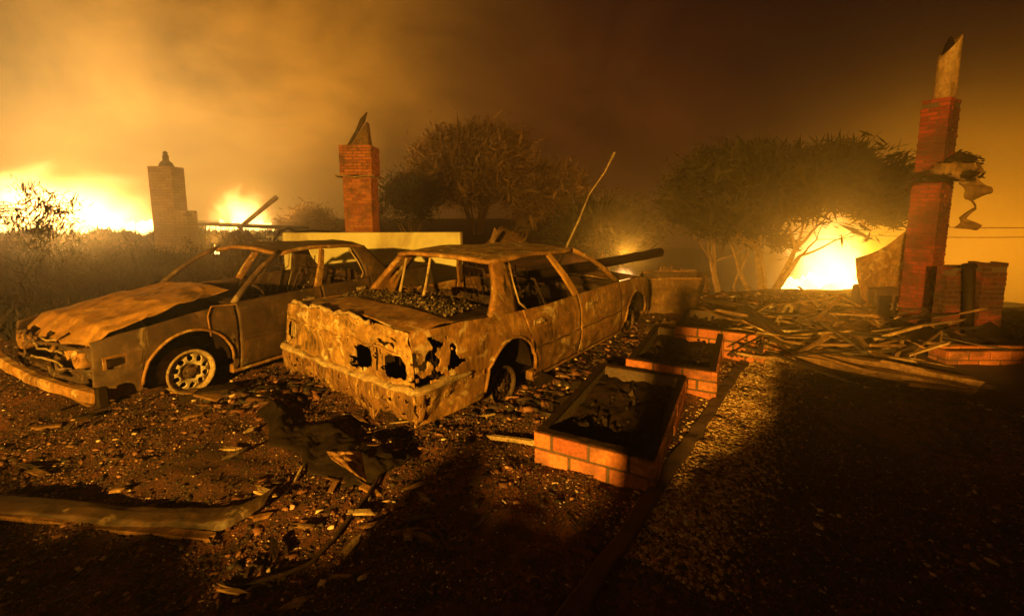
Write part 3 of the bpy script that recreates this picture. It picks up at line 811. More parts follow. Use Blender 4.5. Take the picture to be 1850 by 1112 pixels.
# three raised brick planting beds along the drive
pd_x = Vector((.94, -.34, 0)).normalized(); pd_y = Vector((.34, .94, 0)).normalized()
def planter(px, py, label, w, d, h, seed, rz):
    rr = random.Random(seed); p = at_z(px, py, 0)
    e = Vector((cos(rz), sin(rz), 0)); n = Vector((-sin(rz), cos(rz), 0)); c = p+e*w/2+n*d/2
    t = thing('brick_planter', label, 'planter', (c.x, c.y, -.03), rz, 'brick planters along the drive')
    b = brick_box('brickwork', t, w, d, h+.03, .245, .098, .016, rr, M['brick'], M['mortar'], wall=.05, broken=0.0)
    cap = MB(); ww = .058
    for (sx, sy, x, y) in ((w-.015, ww, 0, -d/2+ww/2+.008), (w-.015, ww, 0, d/2-ww/2-.008), (ww, d-2*ww-.03, -w/2+ww/2+.008, 0), (ww, d-2*ww-.03, w/2-ww/2-.008, 0)):
        cap.grid(lambda u, v, sx=sx, sy=sy, x=x, y=y: (x+(u-.5)*sx, y+(v-.5)*sy, h+.033+.006*nzv((x+u*sx*9, y+v*sy*9, 0), 2, seed)), 24, 8)
    cap.build('mortar_bed', M['soil'], b, solid=.012)
    s = MB()
    s.grid(lambda u, v: ((u-.5)*(w-.11), (v-.5)*(d-.11), h-.08+.05*nzv((u*w*3, v*d*3, seed), 1.6, seed)+.02*nzv((u*w*12, v*d*12, 1), 1, 2)), 40, 40)
    s = s.build('soil', M['soil'], t, smooth=True)
    sc_ = MB()
    for k in range(170): sc_.chunk((rr.uniform(-.45, .45)*(w-.12), rr.uniform(-.47, .47)*(d-.12), h-.075+rr.uniform(-.02, .03)), .006+.03*rr.random()**3, rr, .5)
    so_ = sc_.build('burnt_scraps', M['char'], s); so_['kind'] = 'stuff'
    return t
RZP = radians(-28)
PL = [(966, 828, 'large brick planter nearest the camera, two brick courses glowing orange across its front', .80, 1.56, .20, 11),
      (1131, 694, 'middle brick planter, its front half lit orange and half in shadow', .80, 1.44, .265, 12),
      (1218, 632, 'farthest brick planter, with burnt scraps heaped over its dark left half', .86, 1.10, .31, 13)]
for px, py, lb, w, d, h, sd in PL: planter(px, py, lb, w, d, h, sd, RZP)

# low concrete edging beside the gravel path
a0 = at_z(1040, 1108, 0); a1 = at_z(1352, 640, 0)
ed = MB(); N_ = 60; dd = (a1-a0).normalized(); nn = Vector((dd.y, -dd.x, 0))
a0 = a0-dd*.8
for (off, hh) in ((0, 0),):
    def efn(u, v):
        p = a0.lerp(a1, u); k = [(-.05, -.05), (-.046, .022), (-.035, .03), (.035, .03), (.046, .022), (.05, -.05)][round(v*5)]
        q = p+nn*(k[0]+.012*nzv((u*30, v, 0), 1, 1)); q.z = gz(q.x, q.y)+k[1]+.010*nzv((u*40, v*3, 0), 1, 3); return q
    ed.grid(efn, 120, 5)
tag(ed.build('kerb', M['concrete'], None, smooth=False), 'low concrete edging along the planters', 'kerb', kind='structure')

# tall chimney at the right: shaft, wider firebox, clay flue, hanging roof flashing
def place(px, py, d): p = at_d(px, py, d); return p
D = 6.3
p0 = at_d(1640, 600, D); CH_ROT = radians(30)
rr = random.Random(21)
ch = thing('brick_chimney', 'tall brick chimney with a clay flue pipe, torn roof flashing hanging from its middle', 'chimney', (p0.x+.30, D+.20, -.05), CH_ROT)
zt = at_d(1690, 175, D).z
zs = at_d(1665, 318, D).z
sh = brick_box('shaft', ch, .45, .32, zs+.05, .185, .050, .010, rr, M['brick_soot'], M['mortar'])
brick_box('upper_shaft', sh, .40, .30, zt-zs-.012, .185, .050, .010, rr, M['brick_soot'], M['mortar'], z0=zs+.062, c=(-.02, 0), broken=.12)
fl = MB()
ztop = at_d(1722, 62, D).z+.05
fl.lathe([(.125, zt+.0), (.13, zt+.05), (.135, zt+.62), (.10, zt+.64), (.09, zt+.1)], (-.03, -.03, 0), 'Z', 20)
f2 = MB()
zb_ = zt+.03
def flue(u, v):
    a = 2*pi*u; z = zb_+v*(ztop-zb_-.10+.14*sin(a+2.4)); r = .128-.012*v
    return (-.03+r*cos(a), -.03+r*sin(a), z)
f2.grid(flue, 28, 14)
fo = f2.build('clay_flue', M['clay'], ch, smooth=True, solid=.02, off=-1)
tp = MB(); tp.tube([(-.03, -.02, ztop-.30), (-.02, -.02, ztop-.08), (-.01, -.02, ztop+.03)], [.09, .06, .015], 8); tp.build('flue_cap', M['char'], fo)
zf = zs
def wing(pts, nm, mat, wob=.03, th=.005):
    """a torn piece of sheet metal spanned between two edges of three points each"""
    m = MB(); A_, B_ = pts; seed_ = pts[0][0].x*9
    def edge(E, u):
        k = u*(len(E)-1); i = min(int(k), len(E)-2); return E[i].lerp(E[i+1], k-i)
    def f(u, v):
        k = edge(A_, u).lerp(edge(B_, u), v)
        return k+Vector((wob*.4*nzv(k, 6, 1), wob*nzv(k, 5, 2)+.02*sin(v*9), wob*.8*nzv(k, 6, 7)))
    m.grid(f, 44, 26, lambda u, v: not (min(u, 1-u, v, 1-v) < .16 and nzv((u*7, v*7, seed_), 1.6, 3) > .08)); return m.build(nm, mat, ch, solid=th)
CHI = (Matrix.Translation(ch.location) @ Euler((0, 0, CH_ROT)).to_matrix().to_4x4()).inverted()
def cl(px, py, d): return CHI @ at_d(px, py, d)
dd = D-.22
wing(([cl(1636, 347, dd), cl(1664, 326, dd), cl(1676, 318, dd)], [cl(1652, 312, dd-.02), cl(1668, 308, dd-.02), cl(1684, 306, dd-.02)]), 'flashing_flap', M['char'], .02)
wing(([cl(1662, 326, dd), cl(1690, 325, dd-.03), cl(1732, 327, dd-.02)], [cl(1664, 317, dd), cl(1690, 317, dd-.03), cl(1732, 318, dd-.02)]), 'flashing_band', M['char'], .01, .02)
wing(([cl(1676, 312, dd), cl(1712, 318, dd-.10), cl(1768, 330, dd-.10)], [cl(1690, 298, dd), cl(1738, 282, dd-.06), cl(1778, 290, dd-.08)]), 'flashing_sheet', M['sheet'], .03)
wing(([cl(1690, 297, dd-.02), cl(1735, 291, dd-.12), cl(1779, 296, dd-.12)], [cl(1716, 284, dd), cl(1735, 270, dd-.10), cl(1776, 281, dd-.10)]), 'flashing_flap', M['char'], .03)
wing(([cl(1722, 322, dd-.04), cl(1750, 326, dd-.12), cl(1782, 322, dd-.06)], [cl(1728, 304, dd-.06), cl(1752, 306, dd-.14), cl(1774, 300, dd-.06)]), 'flashing_flap', M['char'], .02)
hs = MB()
ctrl = [(1757, 318, 22), (1762, 335, 36), (1762, 348, 33), (1754, 362, 20), (1758, 376, 20), (1748, 394, 9), (1749, 404, 20), (1747, 414, 30)]
def strip(u, v):
    k = u*(len(ctrl)-1); i = min(int(k), len(ctrl)-2); f = k-i; f = f*f*(3-2*f)
    x = ctrl[i][0]*(1-f)+ctrl[i+1][0]*f; y = ctrl[i][1]*(1-f)+ctrl[i+1][1]*f; w = ctrl[i][2]*(1-f)+ctrl[i+1][2]*f
    p = cl(x+(v-.5)*w, y+4*(v-.5), dd-.10); p.y += .05*sin(u*9+v*3)+.03*sin(u*20); return p
hs.grid(strip, 40, 8); hs.build('hanging_strip', M['sheet'], ch, solid=.006)

# raised concrete floor of the burnt house, its front edge facing the dark yard
q1, q2 = at_z(1442, 662, 0), at_z(1752, 716, 0); e_ = (q2-q1).normalized(); q3 = q1+e_*7.5; nb = Vector((-e_.y, e_.x, 0)).normalized()
m = MB()
def slab(u, v):
    fr = q1.lerp(q3, u); k = [(0, -.15), (.004, .10), (.03, .125), (1.4, .125), (2.6, .125), (3.4, -.2)][round(v*5)]
    p = fr+nb*k[0]+nb*(.05*nzv((u*14, 0, 0), 1, 3)+.03*nzv((u*50, 0, 0), 1, 2)); p.z = k[1]+.012*nzv((u*30, v*3, 0), 1, 1); return p
m.grid(slab, 120, 5)
tag(m.build('floor_slab', M['concrete'], None), 'raised concrete floor of the burnt house at the right', 'floor', kind='structure')

# stumps of the house round the chimney
def stump(name, label, cat, px0, px1, ptop, pbot, d, depth, mat, seed, bl=.185, bh=.050, broken=.5):
    a = at_d(px0, pbot, d); b = at_d(px1, pbot, d); t = at_d(px0, ptop, d); w = b.x-a.x; r_ = random.Random(seed)
    z0 = min(a.z, gz(a.x, d)-.03)
    o = thing(name, label, cat, (a.x+w/2, d+depth/2, z0))
    brick_box('brickwork', o, w, depth, t.z-z0, bl, bh, .011, r_, mat, M['mortar'], broken=broken)
    return o
stump('brick_pier', 'short ragged brick pier standing close against the tall chimney', 'pier', 1698, 1740, 480, 625, 5.55, .16, M['brick_dark'], 31)
stump('brick_pier', 'square brick pier to the right of the tall chimney, dark face and lit edge', 'pier', 1760, 1800, 474, 636, 5.5, .22, M['brick_dark'], 32)
w5 = stump('low_brick_wall', 'low brick wall of three courses at the right edge of the photo', 'wall', 1708, 1990, 634, 684, 4.42, .22, M['brick'], 33, .21, .075, 0.0)
pp = MB(); q0 = at_d(1748, 630, 5.42); q1 = at_d(1752, 476, 5.42)
pp.tube([q0, q0.lerp(q1, .5), q1], .055, 12); pp.lathe([(.055, 0), (.075, 0), (.075, .04), (.055, .04)], tuple(q1-Vector((0, 0, .05))), 'Z', 12)
tag(pp.build('drain_pipe', M['char'], None, smooth=True), 'black pipe standing between the two brick piers', 'pipe')

# centre and far-left chimneys
def far_chimney(label, px0, px1, ptop, d, pbase, seed, kind):
    a = at_d(px0, ptop, d); b = at_d(px1, ptop, d); w = b.x-a.x; r_ = random.Random(seed)
    o = thing('brick_chimney', label, 'chimney', (a.x+w/2, d+.3, -.05))
    return o, w, a.z+.05, r_
o, w, zt2, r_ = far_chimney('brick chimney behind the pale wall, with a boxy cap and a metal wedge on top', 612, 672, 262, 11.5, 410, 41, 0)
zm = at_d(640, 318, 11.5).z+.05
sb = brick_box('shaft', o, w*.84, .62, zm, .22, .065, .012, r_, M['brick'], M['mortar_pale'])
brick_box('cap', o, w*.96, .72, zt2-zm-.02, .22, .065, .012, r_, M['brick'], M['mortar'], z0=zm+.02)
sl = MB()
sl.grid(lambda u, v: ((u-.5)*w*1.16, (v-.5)*.95, zm-.01+.05*nzv((u*3, v*3, 0), 1, 1)), 14, 10); sl.build('flashing', M['edge'], o, solid=.03)
fbx = MB(); fbx.quad_box((w*.12, -.32, .45), (w*.85, .16, .9)); fbx.build('firebox', M['char'], o, bevel=.02)
wd = MB(); k0 = zt2
wd.v += [(-.15, -.2, k0), (.30, -.2, k0), (.28, .2, k0), (-.15, .2, k0), (.22, -.05, k0+.62), (.26, .05, k0+.60)]
wd.f += [(0, 1, 4), (1, 2, 5, 4), (2, 3, 5), (3, 0, 4, 5)]
wdo = wd.build('metal_wedge', M['sheet'], o)
wr2 = MB(); wr2.tube([(-.20, -.22, k0), (.02, -.15, k0+.38), (.14, -.08, k0+.66), (.24, -.02, k0+.86)], [.04, .05, .07, .015], 7); wr2.build('bent_vane', M['rust_dark'], o)
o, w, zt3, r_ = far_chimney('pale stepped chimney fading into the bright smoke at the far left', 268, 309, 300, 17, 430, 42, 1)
brick_box('shaft', o, w, .7, zt3, .3, .1, .012, r_, M['brick_hazed'], M['wood_pale'])
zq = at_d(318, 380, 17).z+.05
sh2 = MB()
brick_box('shoulder', o, .40, .6, zq, .3, .1, .012, r_, M['brick_hazed'], M['wood_pale'], c=(w/2+.2, 0), broken=.3)
po = MB(); po.lathe([(.26, zt3), (.20, zt3+.15), (.10, zt3+.25), (.11, zt3+.42), (.06, zt3+.46), (.09, zt3+.52), (.01, zt3+.6)], (.02, 0, 0), 'Z', 12); po.build('chimney_pot', M['rust_dark'], o)

# pale garden wall behind the cars
wl = thing('garden_wall', 'pale stucco wall standing behind the two cars, blank and flat topped', 'wall', (0, 0, 0))
A = at_d(516, 420, 9.6); B = at_d(834, 416, 9.2)
m = MB(); m.bar((A.x, A.y, A.z/2-.1), (B.x, B.y, B.z/2-.1), .22, A.z+.2); m.build('wall_face', M['plaster'], wl, bevel=.01)
m = MB(); A2 = at_d(515, 420, 9.55); m.tube([(A2.x-.25, A2.y-.1, A2.z-.25), (A2.x-.1, A2.y, A2.z+.04), (A2.x+.1, A2.y, A2.z+.10), (A2.x+.22, A2.y, A2.z+.02), (A2.x+.6, A2.y, A2.z+.04), (A2.x+1.2, A2.y, A2.z+.0)], .022, 6)
tag(m.build('bent_wire', M['char'], None), 'bent dark wire looped over the left end of the pale wall', 'wire')

# unseen wall added behind the camera, its top cut to shade the foreground
bw = thing('shade_wall', 'unseen jagged wall added behind the camera to shade the foreground', 'wall', (0, 0, 0))
m = MB()
def wall_x(px, d, x=None):
    """where on the wall (at y = -2) the light that reaches this spot passes"""
    x = (px-925)/FPX*d if x is None else x; return KEY[0]+(x-KEY[0])*(-2.0-KEY[1])/(d-KEY[1])
def wall_h(d, z=0.0): return KEY[2]+(z-KEY[2])*(-2.0-KEY[1])/(d-KEY[1])
prof = [(-9, 1.22), (wall_x(-200, 2.6), wall_h(2.9)), (wall_x(0, 2.5), wall_h(2.75)), (wall_x(40, 2.4), wall_h(2.4, .05)), (wall_x(230, 2.4), wall_h(2.4, .04)), (wall_x(380, 2.4), wall_h(2.4, .04)), (wall_x(400, 2.4), wall_h(2.7)), (wall_x(430, 2.3), wall_h(2.2)),
        (wall_x(520, 2.3), wall_h(2.15)), (wall_x(600, 2.2), wall_h(2.2)), (wall_x(660, 2.2), wall_h(2.3)), (wall_x(700, 2.4), wall_h(2.8)), (wall_x(780, 2.6), wall_h(3.35)), (wall_x(860, 2.7), wall_h(3.45)), (wall_x(890, 2.6), wall_h(2.75)), (wall_x(950, 2.6), wall_h(2.6)),
        (wall_x(985, 2.6), wall_h(2.95)), (wall_x(1050, 2.7), wall_h(2.6)), (wall_x(1100, 2.75), wall_h(2.6)), (wall_x(1150, 2.75), wall_h(2.75)), (wall_x(1178, 2.75), 2.1), (wall_x(1200, 2.78), 2.1), (wall_x(1215, 2.8), wall_h(2.5)), (wall_x(1280, 3.0), wall_h(2.6)), (wall_x(1330, 3.2), wall_h(2.9)),
        (wall_x(1420, 4.2), wall_h(3.5)), (wall_x(1440, 4.6), wall_h(4.7)), (wall_x(1455, 4.9), wall_h(4.75)), (wall_x(1560, 4.8), wall_h(4.7)), (wall_x(1700, 4.5), wall_h(4.4)), (wall_x(1850, 4.4), wall_h(4.35)), (wall_x(2000, 4.4), 2.0), (6, 2.0)]
yw = -2.0
prof = [(x_, z_-.07 if (z_ < 1.95 and x_ < wall_x(1160, 2.85)) else z_) for x_, z_ in prof]
for (xa, za), (xb, zb) in zip(prof, prof[1:]):
    n = max(2, int((xb-xa)/.06))
    for k in range(n):
        u0, u1 = k/n, (k+1)/n; X0, X1 = xa+(xb-xa)*u0, xa+(xb-xa)*u1
        z0_, z1_ = [za+(zb-za)*u+.03*nzv((xa+(xb-xa)*u, 0, 0), 9, 1)+.02*nzv((xa+(xb-xa)*u, 0, 0), 25, 1) for u in (u0, u1)]
        b = len(m.v)
        for X, Zt in ((X0, z0_), (X1, z1_)):
            m.v += [(X, yw-.1, -.1), (X, yw+.1, -.1), (X, yw+.1, Zt), (X, yw-.1, Zt)]
        m.f += [(b+0, b+4, b+7, b+3), (b+1, b+2, b+6, b+5), (b+3, b+7, b+6, b+2)]
m.build('wall_face', M['brick_soot'], bw)
# ------------------------------------------------------------------ trees, brush, fires
def leaf_mesh(centres, mat, name, parent, size=.09, n_each=60, spread=.30, seed=1, flat_=.7, spray=.8, asp=.13):
    rs = np.random.RandomState(seed); C = np.array([[*c[:3], c[3] if len(c) > 3 else 1.0] for c in centres])
    k = len(C)*n_each; c = np.repeat(C, n_each, 0)
    off = rs.normal(size=(k, 3))*np.array([spread, spread, spread*flat_])*c[:, 3:4]
    p = c[:, :3]+off
    mid = C[:, :3].mean(0)-np.array([0, 0, .25*np.ptp(C[:, 2])+.3]); od = p-mid; od /= np.linalg.norm(od, axis=1, keepdims=True)
    a = rs.normal(size=(k, 3))*.55+od*spray; a /= np.linalg.norm(a, axis=1, keepdims=True)
    b = rs.normal(size=(k, 3)); b -= a*(a*b).sum(1, keepdims=True); b /= np.linalg.norm(b, axis=1, keepdims=True)
    s = size*(.4+.35*rs.gamma(2.0, 1.0, size=(k, 1)))
    v = np.stack([p-a*s, p+b*s*asp, p+a*s, p-b*s*asp], 1).reshape(-1, 3)
    me = bpy.data.meshes.new(name); me.vertices.add(len(v)); me.vertices.foreach_set('co', v.ravel().astype(np.float32))
    me.loops.add(k*4); me.loops.foreach_set('vertex_index', np.arange(k*4, dtype=np.int32)); me.polygons.add(k)
    me.polygons.foreach_set('loop_start', np.arange(0, k*4, 4, dtype=np.int32)); me.update(calc_edges=True)
    me.materials.append(mat); o = bpy.data.objects.new(name, me); COL.objects.link(o); o.parent = parent; return o

def limb(m, p, d, ln, r, depth, rr, tips, bend=.25, split=(2, 3), up=.1, wide=.6, maxr=99):
    if Vector(p[:2]).length > maxr: return
    pts = [Vector(p)]; rad = [r]; d = Vector(d).normalized(); n = 5
    for i in range(n):
        d = (d+Vector((rr.gauss(0, bend), rr.gauss(0, bend), rr.gauss(0, bend)+up))*.5).normalized()
        pts.append(pts[-1]+d*ln/n); rad.append(r*(1-.55*(i+1)/n))
    m.tube(pts, rad, 6 if depth > 1 else 4, cap=False)
    if depth == 0: tips.append((*pts[-1], 1.0)); tips.append((*pts[-3], .8)); return
    if depth == 1: tips.append((*pts[-2], 1.0))
    for k in range(rr.randint(*split)):
        nd = (d+Vector((rr.gauss(0, wide), rr.gauss(0, wide), rr.gauss(0, wide*.6)+.1))).normalized()
        limb(m, pts[-1] if k else pts[-1], nd, ln*rr.uniform(.6, .85), rad[-1]*.8, depth-1, rr, tips, bend, split, up, wide, maxr)

def tree(name, label, base, stems, height, spread, seed, leaf=.10, n_each=50, sp=.30, depth=3, cat='tree', mat='leaf', group=None, up=.1, wide=.6, lean=(0, 0), flat_=.7, r0=.12, maxr=99, bark='bark', first=.42, trim=None):
    rr = random.Random(seed); t = thing(name, label, cat, base, 0, group); m = MB(); tips = []
    for k in range(stems):
        a = 2*pi*k/max(1, stems)+rr.uniform(-.5, .5); o = .12*min(1, stems-1)
        d = Vector((cos(a)*spread*(.6 if stems > 1 else .12)+lean[0], sin(a)*spread*(.6 if stems > 1 else .12)+lean[1], 1))
        limb(m, (cos(a)*o*2, sin(a)*o*2, -.1), d, height*first, r0*rr.uniform(.7, 1.2), depth, rr, tips, .22, (2, 4), up, wide, maxr)
    m.build('trunk', M[bark], t, smooth=True)
    tips = [q for q in tips if Vector(q[:2]).length < maxr and not (trim and trim(q))]
    leaf_mesh(tips, M[mat], 'crown', t, leaf, n_each, sp, seed, flat_)
    return t

p = at_d(1378, 512, 12.2)
tree('cypress_tree', 'broad spreading tree with several forked trunks in front of the right-hand fire', (p.x, p.y, gz(p.x, p.y)-.0), 5, 3.5, .72, 8, .14, 50, .20, 4, up=.07, wide=.60, lean=(-.03, 0), flat_=.7, r0=.10, maxr=2.9, trim=lambda q: q[0] > .5 and q[2] < 1.7+.5*(q[0]-.5))
p = at_d(1318, 520, 13.2)
tree('cypress_tree', 'slimmer tree leaning left under the left half of the broad spreading crown', (p.x, p.y, gz(p.x, p.y)), 3, 3.0, .55, 15, .14, 46, .20, 4, up=.10, wide=.55, lean=(-.30, 0), flat_=.8, r0=.08, maxr=2.4)
p = at_d(862, 430, 31.0)
tree('shade_tree', 'tall dark rounded tree half lost in smoke above the roof of the nearer car', (p.x, p.y, gz(p.x, p.y)), 9, 8.4, .36, 23, .26, 60, .55, 4, up=.06, wide=.62, r0=.13, flat_=1.0, bark='bark_dark', mat='leaf_hazed', first=.26)
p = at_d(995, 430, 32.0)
tree('shade_tree', 'lower bushy tree in the smoke to the right of the tall rounded tree', (p.x, p.y, gz(p.x, p.y)), 7, 5.8, .45, 29, .26, 60, .55, 3, up=.05, wide=.6, r0=.11, flat_=1.0, bark='bark_dark', mat='leaf_hazed', first=.28)
p = at_d(745, 420, 27.0)
tree('shrub', 'dark smoky shrub between the boxy-capped chimney and the tall rounded tree', (p.x, p.y, gz(p.x, p.y)), 6, 3.9, .8, 31, .15, 70, .40, 2, 'shrub', up=.05, wide=.7, r0=.06, flat_=1.0)
p = at_d(556, 420, 26.0)
tree('shrub', 'low shrub left of the boxy-capped chimney, pale with smoke', (p.x, p.y, gz(p.x, p.y)), 7, 1.9, 1.0, 37, .12, 50, .34, 2, 'shrub', up=.03, wide=.8, r0=.05, flat_=1.0, mat='leaf_hazed')
p = at_d(1095, 470, 18.5)
tree('shrub', 'low shrub beside the small fire, beyond the leaning charred pole', (p.x, p.y, gz(p.x, p.y)), 6, 3.4, .8, 39, .14, 60, .36, 2, 'shrub', up=.05, wide=.7, r0=.05, flat_=1.0)

def bare(label, base, height, seed, n=5, spread=.9, r=.018, depth=3):
    rr = random.Random(seed); t = thing('bare_shrub', label, 'shrub', base); m = MB(); tips = []
    for k in range(n):
        a = rr.uniform(0, 6.28); limb(m, (cos(a)*.06, sin(a)*.06, -.05), (cos(a)*spread, sin(a)*spread, 1), height*.45, r, depth, rr, tips, .35, (2, 3), .02, .7)
    m.build('branches', M['char'], t); leaf_mesh(tips, M['brush'], 'dead_leaves', t, .03, 5, .06, seed); return t
for i, (px, d, h, lb) in enumerate([(12, 7.6, 1.55, 'leafless shrub at the left edge, its twigs black against the white fire'),
                                    (60, 8.6, 1.5, 'leafless shrub second from the left edge, just taller than the grass'),
                                    (120, 10.5, 1.45, 'leafless shrub in front of the white fire, third from the left edge'),
                                    (225, 9.5, 1.05, 'sprawling leafless shrub in front of the pale stepped chimney'),
                                    (345, 9.0, 1.1, 'leafless shrub right of the pale stepped chimney, near the small flame')]):
    p = at_d(px, 430, d); bare(lb, (p.x, p.y, gz(p.x, p.y)), h, 51+i)
rb = random.Random(66)
for k in range(14):
    d_ = rb.uniform(7.2, 15); px = rb.uniform(5, 380) if d_ > 9 else rb.uniform(5, 170); p = at_d(px, 430, d_)
    t_ = bare('low burnt bush tangled among the dark brush of the field at the left', (p.x, p.y, gz(p.x, p.y)), rb.uniform(.45, .8), 300+k, 6, 1.7, .016, 3)
    t_['group'] = 'low burnt bushes in the field'
# overhanging scorched bough at the far left
rr = random.Random(77); t = thing('bare_tree', 'scorched tree at the left edge whose bough hangs over the white fire', 'tree', (-10.6, 8.0, 0)); m = MB(); tips = []
m.tube([(0, 0, -.1), (.1, 0, 1.2), (.3, .05, 1.9)], [.12, .10, .06], 8)
for k in range(4): limb(m, (.3, .05, 1.85-.08*k), (1.0, rr.uniform(-.4, .4), -.05-.06*k), .75, .035, 3, rr, tips, .3, (2, 3), -.06, .45)
m.build('trunk', M['char'], t, smooth=True); leaf_mesh(tips, M['brush'], 'crown', t, .05, 14, .10, 7)

# the field of burnt brush at the left: one mass of stalks
def brush_field():
    rs = np.random.RandomState(5); n = 42000
    d = rs.uniform(5.6, 24, n); u = rs.uniform(-1.25, -.33, n); x = u*d; y = d
    keep = (y > 6.3+.25*np.sin(x*2)) | (x < -5.2)
    x, y = x[keep], y[keep]
    # clear the car and its surroundings
    k2 = ~((x > -5.4) & (y < 8.2)); x, y = x[k2], y[k2]; n = len(x)
    z = gz_np(x, y); h = rs.gamma(2.0, .06, n)*(.6+.7*np.clip(np.sin(x*1.3+y*.7)*np.sin(y*1.1-.4*x)+.4, 0, 1.4)); a = rs.uniform(0, 6.28, n); ln = rs.uniform(.1, .9, n)
    dx = np.cos(a)*h*ln; dy = np.sin(a)*h*ln; w = .010+.0012*y
    b = rs.uniform(0, 6.28, n); wx = np.cos(b)*w; wy = np.sin(b)*w
    P = lambda X, Y, Z: np.stack([X, Y, Z], -1)
    v = np.stack([P(x-wx, y-wy, z-.02), P(x+wx, y+wy, z-.02), P(x+dx*.45+wx*.7, y+dy*.45+wy*.7, z+h*.6), P(x+dx*.45-wx*.7, y+dy*.45-wy*.7, z+h*.6), P(x+dx+wx*.15, y+dy+wy*.15, z+h), P(x+dx-wx*.15, y+dy-wy*.15, z+h)], 1).reshape(-1, 3)
    i = np.arange(n)[:, None]*6; f = np.concatenate([i+np.array([[0, 1, 2, 3]]), i+np.array([[3, 2, 4, 5]])], 1).reshape(-1, 4)
    me = bpy.data.meshes.new('dry_brush'); me.vertices.add(len(v)); me.vertices.foreach_set('co', v.ravel().astype(np.float32))
    me.loops.add(f.size); me.loops.foreach_set('vertex_index', f.ravel().astype(np.int32)); me.polygons.add(len(f))
    me.polygons.foreach_set('loop_start', np.arange(0, f.size, 4, dtype=np.int32)); me.update(calc_edges=True); me.materials.append(M['brush'])
    o = bpy.data.objects.new('dry_brush', me); COL.objects.link(o)
    tag(o, 'scorched grass and brush covering the field at the left', 'brush', kind='stuff')
brush_field()

def house_fire(label, base, width, height, depth, seed, n=16):
    """a bed of flame tongues"""
    rr = random.Random(seed); t = thing('house_fire', label, 'fire', base); m = MB()
    for k in range(n):
        x = rr.uniform(-.5, .5)*width; y = rr.uniform(-.5, .5)*depth; h = .62*height*(1-1.2*(x/width)**2)*rr.uniform(.55, 1.1); r = min(width*.10, .36)*rr.uniform(.6, 1.5)
        pts = []; rad = []
        for i in range(9):
            s = i/8; pts.append((x+r*.8*sin(s*4+k)*s, y+r*.5*cos(s*4+k*2)*s, h*s-.2)); rad.append(r*max(.02, sqrt(max(0, 1-(s*1.02)**2 if s < .97 else .0004)))*(1+.25*sin(s*7+k)))
        if width < .5: rad = [r*1.3*(1-i/8)**.8*(.5 if i == 0 else 1)+.002 for i in range(9)]
        m.tube(pts, rad, 9)
    m.build('flames', M['flame'], t, smooth=True)
    if base[1] > 0 and width > .5:
        g = MB(); g.lathe([(max(.001, sin(pi*i/14)), -cos(pi*i/14)) for i in range(15)], (0, 0, 0), 'Z', 24)
        go = g.build('burning_gas', M['glow'], t); go.scale = (width*.85, depth*.95, height*1.3); go.location = (0, 0, height*.42); go['kind'] = 'stuff'
    return t
FIRES = [('wide white-hot house fire at the left edge beyond the brush', (-21.5, 21, -.1), 9.5, 2.9, 3.0, 3, 60),
         ('bright house fire between the pale chimney and the boxy-capped chimney', (-15.4, 25.5, .0), 3.2, 2.3, 1.6, 4, 34),
         ('large white fire behind the spreading tree, beside the tall chimney', (14.1, 19.4, -3.0), 3.9, 3.5, 2.0, 5, 60),
         ('small low fire glowing beyond the charred pole and crushed metal bin', (3.9, 15.2, gz(3.9, 15.2)+.2), .8, .45, .6, 6, 12),
         ('thin single flame in the brush behind the windscreen of the darker car', (-8.05, 12.1, .72), .16, .5, .12, 8, 2),
         ('house fire behind the camera that lights the wrecks', (-4.9, -7.2, 0), 2.0, 3.0, .8, 9, 12)]
for lb, b_, w_, h_, d_, s_, n_ in FIRES: house_fire(lb, b_, w_, h_, d_, s_, n_)

# low burning roof remains by the second fire
bb = thing('collapsed_house', 'low collapsed roof in front of the second fire, just left of the boxy-capped chimney', 'building', (0, 0, 0))
q = at_d(470, 410, 21)
m = MB(); a_ = at_d(372, 425, 21); b_ = at_d(560, 425, 21); m.bar((a_.x, 21, .0), (b_.x, 21, .0), .3, 1.0); m.build('wall', M['plaster'], bb)
m = MB(); a_ = at_d(372, 404, 21.2); b_ = at_d(545, 412, 21.2); m.bar(a_, b_, 1.6, .10); m.build('roof', M['wood'], bb)
m = MB(); a_ = at_d(470, 368, 20.8); b_ = at_d(500, 356, 20.8); m.bar(at_d(432, 412, 20.9), b_, .16, .16); m.build('beam', M['clay'], bb)
# ------------------------------------------------------------------ debris
def plank(name, label, cat, p, q, w, t, mat, up=(0, 0, 1), group=None, seed=0, sag=.0, ragged=.02):
    """a board or beam between two points, split and uneven at its ends"""
    m = MB(); p, q = Vector(p), Vector(q); d = (q-p); ln = d.length; d.normalize(); a = d.cross(Vector(up)).normalized(); u_ = a.cross(d); n = max(4, int(ln/.08))
    sec = [(-.5, -.5), (.5, -.5), (.5, .5), (.15, .5), (-.2, .5), (-.5, .5)]
    def f(u, v):
        k = sec[round(v*6) % 6]; c = p+d*ln*u
        end = (nzv((k[0]*9, k[1]*9, seed), 1.3, 1)*.12 if u in (0.0, 1.0) else 0)
        c = c+d*end+a*(k[0]*w*(1+.12*nzv((u*ln*3, k[0], 0), 1.3, seed)))+u_*(k[1]*t*(1+.25*nzv((u*ln*5, k[0]*3, 2), 1.3, seed)))+u_*(-sag*4*u*(1-u)+ragged*nzv((u*ln*2, 0, 0), 1, seed+2))+a*ragged*nzv((u*ln*1.4, 0, 5), 1, seed)
        return c
    m.grid(f, n, 6)
    b = 0; m.f.append(tuple(range(5, -1, -1))); m.f.append(tuple(n*0+j*(n+1)+n for j in range(6)))
    m.f[-2] = tuple(j*(n+1) for j in range(5, -1, -1))
    o = m.build(name, mat, None); return tag(o, label, cat, group)
def Z(px, py, h): return at_z(px, py, h)

